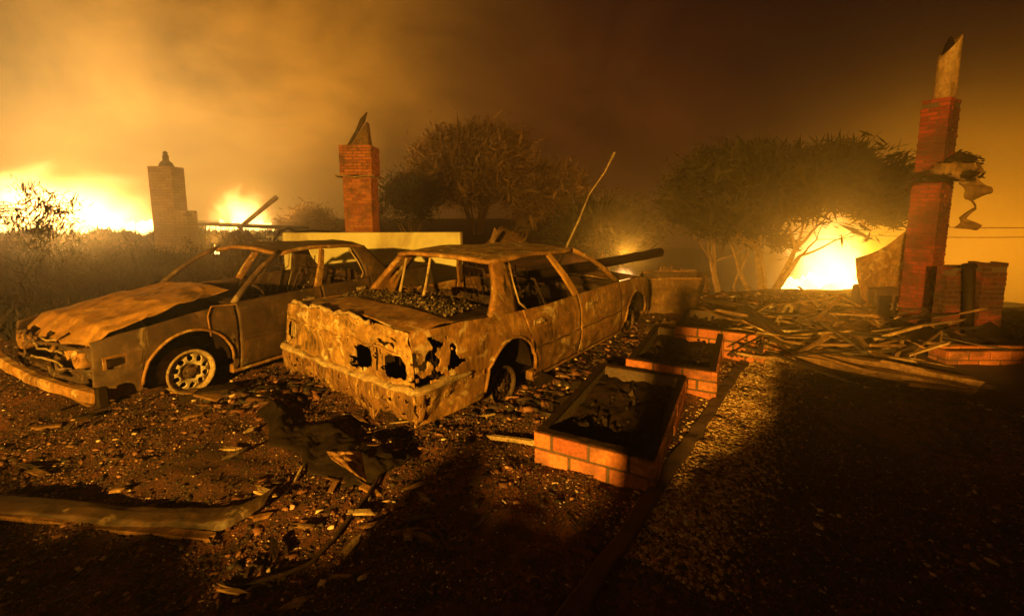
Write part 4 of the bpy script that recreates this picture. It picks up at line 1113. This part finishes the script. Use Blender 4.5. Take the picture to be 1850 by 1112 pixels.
# leaning pole and charred log by the cars
g = at_d(1028, 470, 7.4)
m = MB(); a_, b_ = Vector((g.x-.55, 7.45, gz(g.x-.55, 7.45)-.1)), at_d(1026, 440, 7.4); c_ = at_d(1064, 352, 7.4); d_ = at_d(1092, 312, 7.4); e_ = at_d(1111, 275, 7.4)
m.tube([a_, b_, b_.lerp(c_, .5)+Vector((.015, 0, 0)), c_, d_, e_], [.022, .018, .016, .011, .014, .022], 8)
tag(m.build('leaning_rod', M['edge'], None, smooth=True), 'thin pale metal rod leaning up past the roof of the nearer car', 'rod')
m = MB(); rr = random.Random(5)
P0, P1 = at_d(880, 512, 5.0), at_d(1193, 456, 6.6)
pts = [P0.lerp(P1, k/16)+Vector((0, rr.uniform(-.008, .008), rr.uniform(-.006, .006))) for k in range(17)]
m.tube(pts, [.060+.010*(k/16)+rr.uniform(-.003, .003) for k in range(17)]+[], 12)
tag(m.build('charred_pole', M['char'], None, smooth=True), 'thick charred pole lying through the nearer car and out over its hood', 'pole')

# crushed metal bin beyond the nearer car
bn = thing('metal_bin', 'crushed rusty metal bin between the nearer car and the far planter', 'bin', (0, 0, 0))
c0, c1 = at_d(1148, 585, 7.2), at_d(1250, 578, 7.3); t0, t1 = at_d(1152, 506, 7.2), at_d(1266, 503, 7.3); bk = Vector((.35, .95, 0))
def face(name, a, b, c, d, mat, sol=.02, wob=.05, sc=2.2):
    m = MB()
    def f(u, v):
        p = Vector(a).lerp(Vector(b), u).lerp(Vector(d).lerp(Vector(c), u), v)
        return p+Vector((.4*wob*nzv(p, sc, 3), wob*nzv(p, sc, 1)-.03*abs(sin(v*9)), wob*.5*nzv(p, sc, 8)))
    m.grid(f, 24, 20); return m.build(name, mat, bn, smooth=True, solid=sol)
face('front_panel', c0, c1, t1, t0, M['sheet']); face('side_panel', c1, c1+bk, t1+bk, t1, M['rust_dark']); face('side_panel', c0+bk, c0, t0, t0+bk, M['rust_dark']); face('back_panel', c1+bk, c0+bk, t0+bk, t1+bk, M['rust_dark'])
m = MB(); m.tube([t0+Vector((0, -.03, 0)), t0.lerp(t1, .5)+Vector((0, -.03, .02)), t1+Vector((0, -.03, 0)), t1+bk, t0+bk, t0+Vector((0, -.03, 0))], .022, 6); m.build('rim', M['rust'], bn)

# piece of picket fence beyond the bin
fn = thing('picket_fence', 'short stretch of wooden picket fence beyond the crushed bin', 'fence', (0, 0, 0))
for k in range(15):
    q = at_d(1192+6.3*k, 512, 10.2); q.z = gz(q.x, q.y); m = MB(); top = at_d(1192+6.3*k, 474+1.6*k+3*(k % 3), 10.2).z
    m.quad_box((q.x, q.y, (top+q.z)/2-.05), (.055, .02, top-q.z+.1)); m.build('picket', M['wood_pale'], fn)
for zz in (.12, .42):
    m = MB(); a_, b_ = at_d(1190, 500, 10.24), at_d(1284, 510, 10.24); m.bar((a_.x, a_.y, gz(a_.x, a_.y)+zz+.1), (b_.x, b_.y, gz(b_.x, b_.y)+zz), .03, .06); m.build('rail', M['wood'], fn)

# long curled metal trim in the foreground
m = MB()
cp = [(-80, 936, 0), (60, 946, .0), (200, 962, .0), (330, 966, .0), (395, 962, .01), (440, 942, .02), (478, 915, .03)]
base = [at_z(x, y, h) for x, y, h in cp]
def bas(u):
    k = u*(len(base)-1); i = min(int(k), len(base)-2); f = k-i
    p = [base[max(0, i-1)], base[i], base[i+1], base[min(len(base)-1, i+2)]]
    return .5*((2*p[1])+(p[2]-p[0])*f+(2*p[0]-5*p[1]+4*p[2]-p[3])*f*f+(3*p[1]-p[0]-3*p[2]+p[3])*f**3)
def trim(u, v):
    p = bas(u); hh = .042*(.35+.65*sin(pi*min(1, u*.8+.12)))
    sec = [(0, 0), (.015, .55), (.03, 1.0), (.09, 1.12), (.15, .9)]; k = v*4; i = min(int(k), 3); f = k-i
    dy = sec[i][0]*(1-f)+sec[i+1][0]*f; dz = sec[i][1]*(1-f)+sec[i+1][1]*f
    q = p+Vector((0, dy, hh*dz)); q.z += .006*nzv((u*22, v*3, 0), 1, 2)+.012; q.y += .014*nzv((u*16, v*2, 0), 1, 5); return q
m.grid(trim, 220, 20)
tag(m.build('metal_trim', M['rust_dark'], None, smooth=True, solid=.006), 'long curled strip of metal trim lying in the dark left foreground', 'trim')
plank('lath', 'thin pale lath lying along the foot of the curled metal trim', 'lath', Z(-40, 926, .02), Z(396, 972, .02), .05, .022, M['wood_pale'], seed=3)

# molten bumper cover below the tail of the nearer car
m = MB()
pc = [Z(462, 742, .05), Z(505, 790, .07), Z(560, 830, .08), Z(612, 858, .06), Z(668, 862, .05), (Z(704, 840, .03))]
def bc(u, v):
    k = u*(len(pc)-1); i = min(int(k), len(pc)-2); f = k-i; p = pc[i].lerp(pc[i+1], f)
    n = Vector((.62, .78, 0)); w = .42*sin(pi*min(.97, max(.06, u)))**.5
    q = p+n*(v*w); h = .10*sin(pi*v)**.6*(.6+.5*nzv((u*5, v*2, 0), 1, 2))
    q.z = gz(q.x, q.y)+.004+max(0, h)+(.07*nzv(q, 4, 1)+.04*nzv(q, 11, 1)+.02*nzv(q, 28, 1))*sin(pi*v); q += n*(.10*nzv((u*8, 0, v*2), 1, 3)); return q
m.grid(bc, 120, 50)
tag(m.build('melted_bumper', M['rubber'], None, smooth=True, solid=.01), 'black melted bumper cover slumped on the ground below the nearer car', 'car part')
m = MB()
m.grid(lambda u, v: Z(590+62*u+10*v, 815+40*u*v+14*v, .16+.06*sin(u*3)+.03*nzv((u*5, v*5, 0), 1, 1)), 20, 14)
tag(m.build('crumpled_foil', M['wood_pale'], None, smooth=True, solid=.006), 'crumpled pale scrap lying on the melted bumper cover', 'scrap')

# burnt hose
m = MB(); hp = [(700, 828), (690, 860), (664, 900), (640, 930), (604, 972), (560, 1012), (520, 1034), (470, 1052), (430, 1066), (400, 1060)]
m.tube([at_z(x, y, 0)+Vector((0, 0, gz(at_z(x, y, 0).x, at_z(x, y, 0).y)+.022)) for x, y in hp], .011, 7)
tag(m.build('burnt_hose', M['interior'], None, smooth=True), 'thin burnt hose snaking towards the camera from the nearer car', 'hose')

# grey curved scraps near the hose end, by the darker car and on the path
SCR = [(404, 1063, 440, 1070, .022, .012, 'clay', 'pale curved scrap at the end of the burnt hose'), (522, 1080, 560, 1074, .028, .02, 'clay', 'pale bent scrap right of the burnt hose end'),
       (60, 772, 104, 762, .05, .02, 'wood_pale', 'pale splinter on the cinders below the darker car'), (120, 702, 182, 726, .16, .03, 'wood_pale', 'orange-lit flat scrap under the front corner of the darker car'),
       (330, 716, 416, 708, .14, .05, 'char', 'black flattened tyre remains under the bare front wheel'), (886, 786, 966, 793, .03, .03, 'edge', 'straight pale rod beside the nearest planter'),
       (600, 1022, 632, 1030, .018, .01, 'clay', 'white flake beside the middle of the burnt hose'), (300, 706, 400, 722, .10, .02, 'wood_pale', 'pale flat scrap beside the bare front wheel')]
for i, (x0, y0, x1, y1, w, t, mt_, lb) in enumerate(SCR):
    a_, b_ = at_z(x0, y0, .03), at_z(x1, y1, .03)
    a_.z += gz(a_.x, a_.y); b_.z += gz(b_.x, b_.y)
    plank('metal_scrap', lb, 'scrap', a_, b_, w, t, M[mt_], seed=20+i, ragged=.035)

# the collapsed house at the right: boards and beams
BO = [((1440, 644, 0.21), (1745, 700, 0.16), .16, .07, 'wood_pale', 'long pale board edging the collapsed floor, nearest the dark yard'),
      ((1452, 634, 0.27), (1770, 688, 0.21), .10, .05, 'wood_pale', 'second long board just behind the edging board of the collapsed floor'),
      ((1482, 590, 0.33), (1640, 668, 0.23), .07, .05, 'wood_pale', 'bright narrow board slanting down across the collapsed floor'),
      ((1338, 556, 0.45), (1455, 640, 0.19), .13, .10, 'wood', 'dark charred beam sloping beside the far planter'),
      ((1430, 548, 0.31), (1560, 606, 0.21), .14, .08, 'wood_pale', 'orange-lit beam behind the bent white pipe'),
      ((1340, 548, 0.31), (1400, 562, 0.23), .10, .05, 'wood', 'short charred board behind the sloping dark beam'),
      ((1500, 560, 0.21), (1600, 580, 0.16), .12, .06, 'wood', 'charred board below the white fire'),
      ((1390, 596, 0.23), (1500, 600, 0.27), .05, .03, 'edge', 'thin pale lath behind the rubble heap'),
      ((1540, 640, 0.21), (1650, 626, 0.25), .06, .04, 'wood', 'dark lath in front of the tilted box'),
      ((1640, 690, 0.18), (1760, 706, 0.16), .08, .03, 'wood_pale', 'short split board at the corner by the low brick wall'),
      ((1560, 600, 0.21), (1660, 590, 0.33), .05, .05, 'wood', 'thin charred stick leaning on the tilted box'),
      ((1270, 540, 0.36), (1350, 552, 0.41), .08, .05, 'wood', 'charred board lying over the far planter'),
      ((1296, 560, 0.43), (1372, 574, 0.39), .05, .03, 'wood_pale', 'thin scorched lath on the rim of the far planter')]
for i, ((x0, y0, h0), (x1, y1, h1), w, t, mt_, lb) in enumerate(BO):
    plank('charred_board', lb, 'board', Z(x0, y0, h0), Z(x1, y1, h1), w, t, M[mt_], seed=40+i, group='boards of the collapsed house')
# splintered laths and sticks strewn over the collapsed floor
rr = random.Random(404)
for k in range(150):
    a_ = rr.uniform(0, 1); px, py = 1300+420*rr.random(), 545+110*rr.random()
    py = min(py, 655+(px-1440)*.15)
    h = rr.uniform(.10, .26)+.22*rr.random()**2.5; p = Z(px, py, h); th = rr.choice([0, .3, -.3, .9, 2.4])+rr.gauss(0, .35)-.35; ln = rr.uniform(.18, .7)
    q = p+Vector((cos(th)*ln, sin(th)*ln, rr.uniform(-.16, .22))); q.z = max(q.z, .1)
    plank('splintered_lath', 'splintered lath or stick among the wreckage between the far planter and the tall chimney', 'lath', p, q, rr.uniform(.015, .05), rr.uniform(.010, .028), M[rr.choice(['wood', 'wood_pale', 'wood_pale', 'rust', 'char', 'sheet', 'rust_tail', 'clay'])], seed=200+k, group='splintered laths on the collapsed floor', ragged=.03)
# bent white pipe
m = MB(); q = Z(1404, 586, .06)
bp = [(1402, 588), (1412, 568), (1420, 553), (1426, 550), (1431, 555), (1428, 564)]
D2 = q.y; m.tube([at_d(x, y, D2) for x, y in bp], [.055, .03, .026, .026, .026, .028], 8)
tag(m.build('bent_pipe', M['edge'], None, smooth=True), 'white pipe bent over like a walking stick in the debris', 'pipe')
# pale curved tile leaning on the far planter
m = MB(); q0 = at_d(1352, 608, 5.45)
m.grid(lambda u, v: q0+Vector((.03+.10*sin(u*2.6), -.10*cos(u*2.6), v*.22-.02)), 14, 8)
tag(m.build('roof_tile', M['clay'], None, smooth=True, solid=.014), 'pale curved tile standing at the corner of the far planter', 'tile')
# tilted box
bx = thing('metal_box', 'open dark metal box tipped on its side in front of the tall chimney', 'box', tuple(Z(1632, 648, .0)), 0, None, (radians(8), radians(-17), radians(24)))
m = MB(); w, d, h, t = .52, .40, .34, .018
for c, s in (((0, 0, t/2), (w, d, t)), ((0, 0, h-t/2), (w, d, t)), ((-w/2+t/2, 0, h/2), (t, d, h-2*t-.004)), ((w/2-t/2, 0, h/2), (t, d, h-2*t-.004)), ((0, d/2-t/2, h/2), (w-2*t-.004, t, h-2*t-.004))): m.quad_box(c, s)
m.build('shell', M['char'], bx, bevel=.006)
m = MB(); fr = [(-w/2, -d/2, 0), (w/2, -d/2, 0), (w/2, -d/2, h), (-w/2, -d/2, h), (-w/2, -d/2, 0)]; m.tube(fr, .013, 6); m.build('rim', M['sheet'], bx)
m = MB(); m.grid(lambda u, v: ((u-.5)*.42, -.12+.2*v, .05+.10*v+.06*nzv((u*4, v*4, 0), 1, 4)), 14, 10); m.build('shelf', M['rust_dark'], bx, solid=.006)
# warped sheet of metal beside the chimney and the black stove below it
m = MB(); e0 = [(1546, 466), (1548, 500), (1556, 536), (1582, 562)]; e1 = [(1646, 408), (1650, 448), (1644, 490), (1606, 545)]
def warp(u, v):
    k = v*3; i = min(int(k), 2); f = k-i
    a = Vector((e0[i][0], e0[i][1], 0)).lerp(Vector((e0[i+1][0], e0[i+1][1], 0)), f); b = Vector((e1[i][0], e1[i][1], 0)).lerp(Vector((e1[i+1][0], e1[i+1][1], 0)), f)
    c = a.lerp(b, u); dd_ = 6.75+.12*sin(u*3.1)+.03*sin(v*5+u*8)-.10*u
    return at_d(c.x, c.y+10*sin(pi*u), dd_)
m.grid(warp, 30, 24); tag(m.build('warped_sheet', M['rust'], None, smooth=True, solid=.012), 'warped brown metal sheet leaning against the left of the tall chimney', 'metal sheet')
sv = thing('burnt_stove', 'black burnt stove under the warped sheet at the foot of the tall chimney', 'stove', (0, 0, 0))
a_ = at_d(1576, 590, 6.6); b_ = at_d(1640, 590, 6.6); zt_ = at_d(1600, 522, 6.6).z; wS = b_.x-a_.x
m = MB(); m.quad_box(((a_.x+b_.x)/2, 6.85, (zt_-.05)/2), (wS, .5, zt_+.05)); m.build('body', M['rust_dark'], sv, bevel=.03)
for k in (0, 1):
    m = MB(); m.quad_box((a_.x+wS*(.27+.46*k), 6.59, zt_*.5), (wS*.38, .02, zt_*.62)); dr = m.build('door', M['char'], sv, bevel=.02)
    m = MB(); m.tube([(a_.x+wS*(.42+.16*k), 6.57, zt_*.42), (a_.x+wS*(.42+.16*k), 6.545, zt_*.5), (a_.x+wS*(.42+.16*k), 6.57, zt_*.6)], .012, 6); m.build('handle', M['edge'], dr)
# bent roofing sheets behind the cars and on the floor
def sheet(label, corners, mat, wob=.08, seed=1, name='roofing_sheet'):
    m = MB(); A_, B_, C_, D_ = [Vector(c) for c in corners]
    def f(u, v):
        p = A_.lerp(B_, u).lerp(D_.lerp(C_, u), v); return p+Vector((wob*.5*nzv(p, 2.1, seed), wob*.5*nzv(p, 2.3, seed+2), wob*nzv(p, 2.6, seed+4)+.012*sin(u*40)))
    m.grid(f, 60, 20); return tag(m.build(name, mat, None, smooth=True, solid=.01), label, 'metal sheet')
sheet('bent roofing sheet rising behind the roof of the nearer car', [at_d(878, 440, 9.0), at_d(950, 436, 9.0), at_d(955, 414, 9.8), at_d(905, 408, 9.6)], M['sheet'], .12, 3)
plank('charred_board', 'stub of pale board sticking up behind the roof of the nearer car', 'board', at_d(884, 452, 8.6), at_d(897, 416, 8.6), .10, .05, M['wood_pale'], up=(0, 1, 0), seed=61)
sheet('pale flattened sheet on the debris in front of the tall chimney', [Z(1500, 604, .10), Z(1590, 600, .16), Z(1650, 578, .26), Z(1560, 566, .22)], M['sheet'], .10, 6)
sheet('crumpled brown sheet among the boards beside the black stove', [Z(1530, 578, .12), Z(1580, 574, .14), Z(1576, 548, .30), Z(1540, 550, .32)], M['rust'], .12, 9)
sheet('twisted sheet on the ground between the bin and the far planter', [Z(1160, 606, .05), Z(1246, 600, .06), Z(1262, 584, .12), Z(1170, 584, .10)], M['sheet'], .10, 12)

rr = random.Random(55)
for k in range(9):
    px, py = rr.uniform(1320, 1620), rr.uniform(552, 640); py = min(py, 640+(px-1440)*.12); h = rr.uniform(.12, .22); w_ = rr.uniform(12, 40)
    sheet('twisted scrap of sheet metal among the boards of the collapsed house', [Z(px-w_, py+5, h), Z(px+w_, py+rr.uniform(-3, 8), h), Z(px+w_*.8, py-rr.uniform(4, 14), h+rr.uniform(0, .14)), Z(px-w_*.7, py-rr.uniform(3, 12), h+rr.uniform(0, .14))], M[rr.choice(['sheet', 'rust', 'rust_dark'])], .16, 70+k, 'twisted_sheet')['group'] = 'twisted sheet metal on the collapsed floor'
for k in range(46):
    px, py = rr.uniform(10, 900), rr.uniform(735, 985); ln = rr.uniform(.03, .16); a_ = rr.uniform(0, 6.28); p = Z(px, py, 0); q = p+Vector((cos(a_)*ln, sin(a_)*ln, 0))
    p.z = gz(p.x, p.y)+.012+rr.uniform(0, .02); q.z = gz(q.x, q.y)+.012+rr.uniform(0, .03)
    plank('burnt_scrap', 'small burnt scrap lying on the ash in front of the two cars', 'scrap', p, q, rr.uniform(.012, .05), rr.uniform(.006, .02), M[rr.choice(['char', 'wood', 'wood_pale', 'sheet', 'edge', 'rust'])], seed=400+k, group='burnt scraps in front of the cars', ragged=.03)
# overhead cables at the right
for i, (ya, yb, lb) in enumerate([(418, 424, 'upper of the two dark overhead cables at the right'), (440, 436, 'lower of the two dark overhead cables at the right')]):
    m = MB(); a_, b_ = at_d(1380, ya-26, 26), at_d(2300, yb-30, 22)
    m.tube([a_.lerp(b_, k/20)+Vector((0, 0, -4*.55*(k/20)*(1-k/20))) for k in range(21)], .022, 5)
    tag(m.build('overhead_cable', M['char'], None), lb, 'cable')
for px, d in ((1380, 26), (2300, 22)):
    a_ = at_d(px, 396, d); t = thing('utility_pole', 'wooden pole carrying the overhead cables behind the %s' % ('spreading tree' if px < 1500 else 'low brick wall'), 'pole', (a_.x, a_.y, gz(a_.x, a_.y)))
    m = MB(); hgt = a_.z-gz(a_.x, a_.y)+.05; m.tube([(0, 0, -.2), (0, 0, hgt*.6), (0, 0, hgt)], [.12, .10, .08], 8); m.build('post', M['wood'], t)
    m = MB(); m.quad_box((0, 0, hgt-.12), (.9, .08, .1)); m.build('crossarm', M['wood'], t)

# rubble: loose bricks and stones one can tell apart, then the mass of cinders
rr = random.Random(99)
def lumps(name, label, cat, group, mat, n, where, size, flat_=.7, brick=False):
    first = None
    for k in range(n):
        x, y = where(rr); s = size*rr.uniform(.6, 1.3)
        m = MB()
        if brick: m.quad_box((0, 0, 0), (.20*rr.uniform(.5, 1), .095, .058))
        else: m.chunk((0, 0, 0), s, rr, flat_)
        o = m.build(name, M[mat], None, bevel=.004 if brick else 0)
        o.location = (x, y, gz(x, y)+(.028 if brick else s*.3)); o.rotation_euler = (rr.uniform(-.3, .3), rr.uniform(-.3, .3), rr.uniform(0, 6.28))
        tag(o, label, cat, group)
def region(px0, px1, py0, py1):
    def f(r_):
        p = at_z(r_.uniform(px0, px1), r_.uniform(py0, py1), 0); return p.x, p.y
    return f
lumps('brick', 'loose broken brick in the pale rubble heap between the far planter and the boards', 'brick', 'loose bricks by the far planter', 'brick', 12, region(1345, 1430, 612, 650), .06, brick=True)
lumps('stone', 'pale stone in the rubble heap between the far planter and the boards', 'stone', 'pale stones by the far planter', 'clay', 16, region(1345, 1440, 606, 656), .055)
lumps('brick', 'loose sooty brick on the collapsed floor in front of the tall chimney', 'brick', 'loose bricks by the tall chimney', 'brick_soot', 10, region(1500, 1690, 620, 680), .06, brick=True)
lumps('stone', 'pale fragment at the right end of the collapsed floor by the low brick wall', 'stone', 'pale fragments by the low brick wall', 'clay', 10, region(1600, 1720, 655, 700), .035)
lumps('stone', 'charred lump on the ground between the nearer car and the planters', 'stone', 'charred lumps beside the nearer car', 'char', 16, region(960, 1140, 640, 750), .07)
lumps('stone', 'charred lump heaped behind the low brick wall', 'stone', 'charred lumps behind the low wall', 'char', 14, lambda r_: (r_.uniform(5.0, 6.6), r_.uniform(4.9, 5.5)), .17, .9)
lumps('stone', 'charred lump in the gap between the brick planters', 'stone', 'charred lumps between the planters', 'rust_dark', 8, region(1090, 1190, 690, 735), .06)
def cinders():
    rs = np.random.RandomState(12); n = 190000
    d = 1.7+8.8*rs.beta(1.1, 2.0, n); u = rs.uniform(-1.3, 1.3, n); x = u*d; y = d
    # denser in drifts
    f = np.sin(x*1.9+.7*y)*np.sin(y*2.3-x*.6)+.6*np.sin(x*4.7+1)*np.sin(y*5.1+.5*x)
    k = rs.uniform(-1.3, 1.1, n) < f; x, y, d = x[k], y[k], d[k]
    xs, ds = rs.uniform(-1.3, 1.3, 140000), 1.7+5.5*rs.beta(1.0, 1.8, 140000); mk = (np.sin(xs*ds*1.1+ds*.9+1)*np.sin(ds*1.7-xs*ds*.5)+.5*np.sin(xs*ds*3.3+ds*2.1)) > rs.uniform(-.9, .35, 140000); xs, ds = xs[mk], ds[mk]; nfine = len(ds); x = np.concatenate([x, xs*ds]); y = np.concatenate([y, ds]); i_f = len(x)-nfine
    # a thick band beside the nearer car and along the path
    for (a_, b_, w_, c_) in ((Z(930, 760, 0), Z(1150, 610, 0), .45, 6500), (Z(1205, 1010, 0), Z(1400, 625, 0), .26, 6500), (Z(720, 800, 0), Z(940, 720, 0), .35, 2500)):
        t = rs.uniform(0, 1, c_)[:, None]; off = rs.normal(size=(c_, 2))*w_*.5
        q = np.array([a_.x, a_.y])*(1-t)+np.array([b_.x, b_.y])*t+off; x = np.concatenate([x, q[:, 0]]); y = np.concatenate([y, q[:, 1]])
    # coarser rubble beside the nearer car and on the collapsed floor
    nbig = len(x)
    for (a_, b_, w_, c_) in ((Z(930, 740, 0), Z(1140, 610, 0), .40, 900), (Z(1370, 610, 0), Z(1640, 650, 0), .5, 1500), (Z(1290, 560, 0), Z(1560, 560, 0), .7, 1200), (Z(430, 730, 0), Z(560, 700, 0), .3, 350)):
        t = rs.uniform(0, 1, c_)[:, None]; off = rs.normal(size=(c_, 2))*w_*.5
        q = np.array([a_.x, a_.y])*(1-t)+np.array([b_.x, b_.y])*t+off; x = np.concatenate([x, q[:, 0]]); y = np.concatenate([y, q[:, 1]])
    #
    n = len(x); s = np.clip((.0035*rs.pareto(2.6, n)+.0028), 0, .018); s[i_f:i_f+nfine] = rs.uniform(.0016, .0055, nfine); s[nbig:] = rs.uniform(.012, .05, n-nbig)
    z = gz_np(x, y)+s*.25
    rel = (x-q1.x)*nb.x+(y-q1.y)*nb.y; al = (x-q1.x)*e_.x+(y-q1.y)*e_.y; z = np.where((rel > .05) & (rel < 2.6) & (al > 0), .125+s*.3+rs.uniform(0, .05, n)*(np.arange(n) >= nbig), z)
    cube = np.array([[-1, -1, -1], [1, -1, -1], [1, 1, -1], [-1, 1, -1], [-1, -1, 1], [1, -1, 1], [1, 1, 1], [-1, 1, 1]], float)
    V = cube[None]*rs.uniform(.45, 1.15, (n, 8, 3))*np.stack([rs.uniform(.5, 2.0, n), rs.uniform(.5, 1.3, n), rs.uniform(.15, .6, n)], -1)[:, None, :]*s[:, None, None]
    A_ = rs.uniform(0, 6.28, n); B_ = rs.normal(0, .5, n); ca, sa, cb, sb = np.cos(A_), np.sin(A_), np.cos(B_), np.sin(B_)
    X, Y, Zz = V[..., 0], V[..., 1], V[..., 2]; Y2 = Y*cb[:, None]-Zz*sb[:, None]; Z2 = Y*sb[:, None]+Zz*cb[:, None]
    X3 = X*ca[:, None]-Y2*sa[:, None]; Y3 = X*sa[:, None]+Y2*ca[:, None]
    v = np.stack([X3+x[:, None], Y3+y[:, None], Z2+z[:, None]], -1).reshape(-1, 3)
    q = np.array([[3, 2, 1, 0], [4, 5, 6, 7], [0, 1, 5, 4], [1, 2, 6, 5], [2, 3, 7, 6], [3, 0, 4, 7]])
    f = (np.arange(n)[:, None, None]*8+q[None]).reshape(-1, 4)
    me = bpy.data.meshes.new('cinders'); me.vertices.add(len(v)); me.vertices.foreach_set('co', v.ravel().astype(np.float32))
    me.loops.add(f.size); me.loops.foreach_set('vertex_index', f.ravel().astype(np.int32)); me.polygons.add(len(f))
    me.polygons.foreach_set('loop_start', np.arange(0, f.size, 4, dtype=np.int32)); me.update(calc_edges=True)
    me.materials.append(island('cinder', [(0, (.010, .0045, .003)), (.55, (.045, .016, .009)), (.80, (.15, .052, .026)), (.93, (.32, .14, .08)), (.98, (.6, .42, .30)), (1, (.75, .6, .45))], .7, .2))
    o = bpy.data.objects.new('cinders', me); COL.objects.link(o)
    tag(o, 'cinders and broken fragments strewn over the ground', 'cinders', kind='stuff')
cinders()
def gravel():
    rs = np.random.RandomState(31); n = 26000; a_, b_ = Z(1190, 1040, 0), Z(1420, 610, 0)
    t = rs.uniform(0, 1, n)**.8; off = rs.normal(0, .13, n); dr = np.array([b_.x-a_.x, b_.y-a_.y]); dr /= np.hypot(*dr)
    x = a_.x*(1-t)+b_.x*t+dr[1]*off; y = a_.y*(1-t)+b_.y*t-dr[0]*off; z = gz_np(x, y); s = .004+.010*rs.beta(1.2, 3, n)
    cube = np.array([[-1, -1, -1], [1, -1, -1], [1, 1, -1], [-1, 1, -1], [-1, -1, 1], [1, -1, 1], [1, 1, 1], [-1, 1, 1]], float)
    V = cube[None]*rs.uniform(.4, 1.2, (n, 8, 3))*s[:, None, None]*np.array([1.3, 1.0, .7]); A_ = rs.uniform(0, 6.28, n)
    v = np.stack([V[..., 0]*np.cos(A_)[:, None]-V[..., 1]*np.sin(A_)[:, None]+x[:, None], V[..., 0]*np.sin(A_)[:, None]+V[..., 1]*np.cos(A_)[:, None]+y[:, None], V[..., 2]+(z+s*.4)[:, None]], -1).reshape(-1, 3)
    q = np.array([[3, 2, 1, 0], [4, 5, 6, 7], [0, 1, 5, 4], [1, 2, 6, 5], [2, 3, 7, 6], [3, 0, 4, 7]]); f = (np.arange(n)[:, None, None]*8+q[None]).reshape(-1, 4)
    me = bpy.data.meshes.new('gravel'); me.vertices.add(len(v)); me.vertices.foreach_set('co', v.ravel().astype(np.float32))
    me.loops.add(f.size); me.loops.foreach_set('vertex_index', f.ravel().astype(np.int32)); me.polygons.add(len(f))
    me.polygons.foreach_set('loop_start', np.arange(0, f.size, 4, dtype=np.int32)); me.update(calc_edges=True); me.materials.append(M['gravel'])
    o = bpy.data.objects.new('gravel', me); COL.objects.link(o); tag(o, 'gritty gravel strip of the path to the right of the planters', 'gravel', kind='stuff')
gravel()
# crumbled window glass and ash on the rear shelf of the nearer car
def shelf_ash():
    m = MB(); r_ = random.Random(8)
    for k in range(2400):
        x = .50+abs(r_.gauss(0, .20))+.05*r_.random(); y = r_.uniform(-.70, .82); m.chunk((x, y, .885-.02*abs(y)+r_.uniform(0, .012)), .003+.013*r_.random()**2.5, r_, .4)
    o = m.build('ash_debris', island('ash_bits', [(0, (.010, .005, .003)), (.6, (.04, .02, .010)), (.86, (.13, .075, .04)), (1, (.42, .30, .18))], .7, .2), carA)
    o['kind'] = 'stuff'
shelf_ash()

# ------------------------------------------------------------------ smoke haze in the air
m = MB(); m.quad_box((0, 30, -1.6), (170, 180, 24.8))
hz = m.build('haze', M['char'], None)
hm = bpy.data.materials.new('smoke_haze'); hm.use_nodes = True; t = hm.node_tree; t.nodes.clear()
o_ = t.nodes.new('ShaderNodeOutputMaterial'); v_ = t.nodes.new('ShaderNodeVolumePrincipled')
v_.inputs['Color'].default_value = (.9, .86, .8, 1); v_.inputs['Density'].default_value = HAZE; v_.inputs['Anisotropy'].default_value = .85
t.links.new(v_.outputs[0], o_.inputs['Volume'])
hz.data.materials.clear(); hz.data.materials.append(hm)
tag(hz, 'smoke haze hanging over the burnt street', 'haze', kind='stuff')
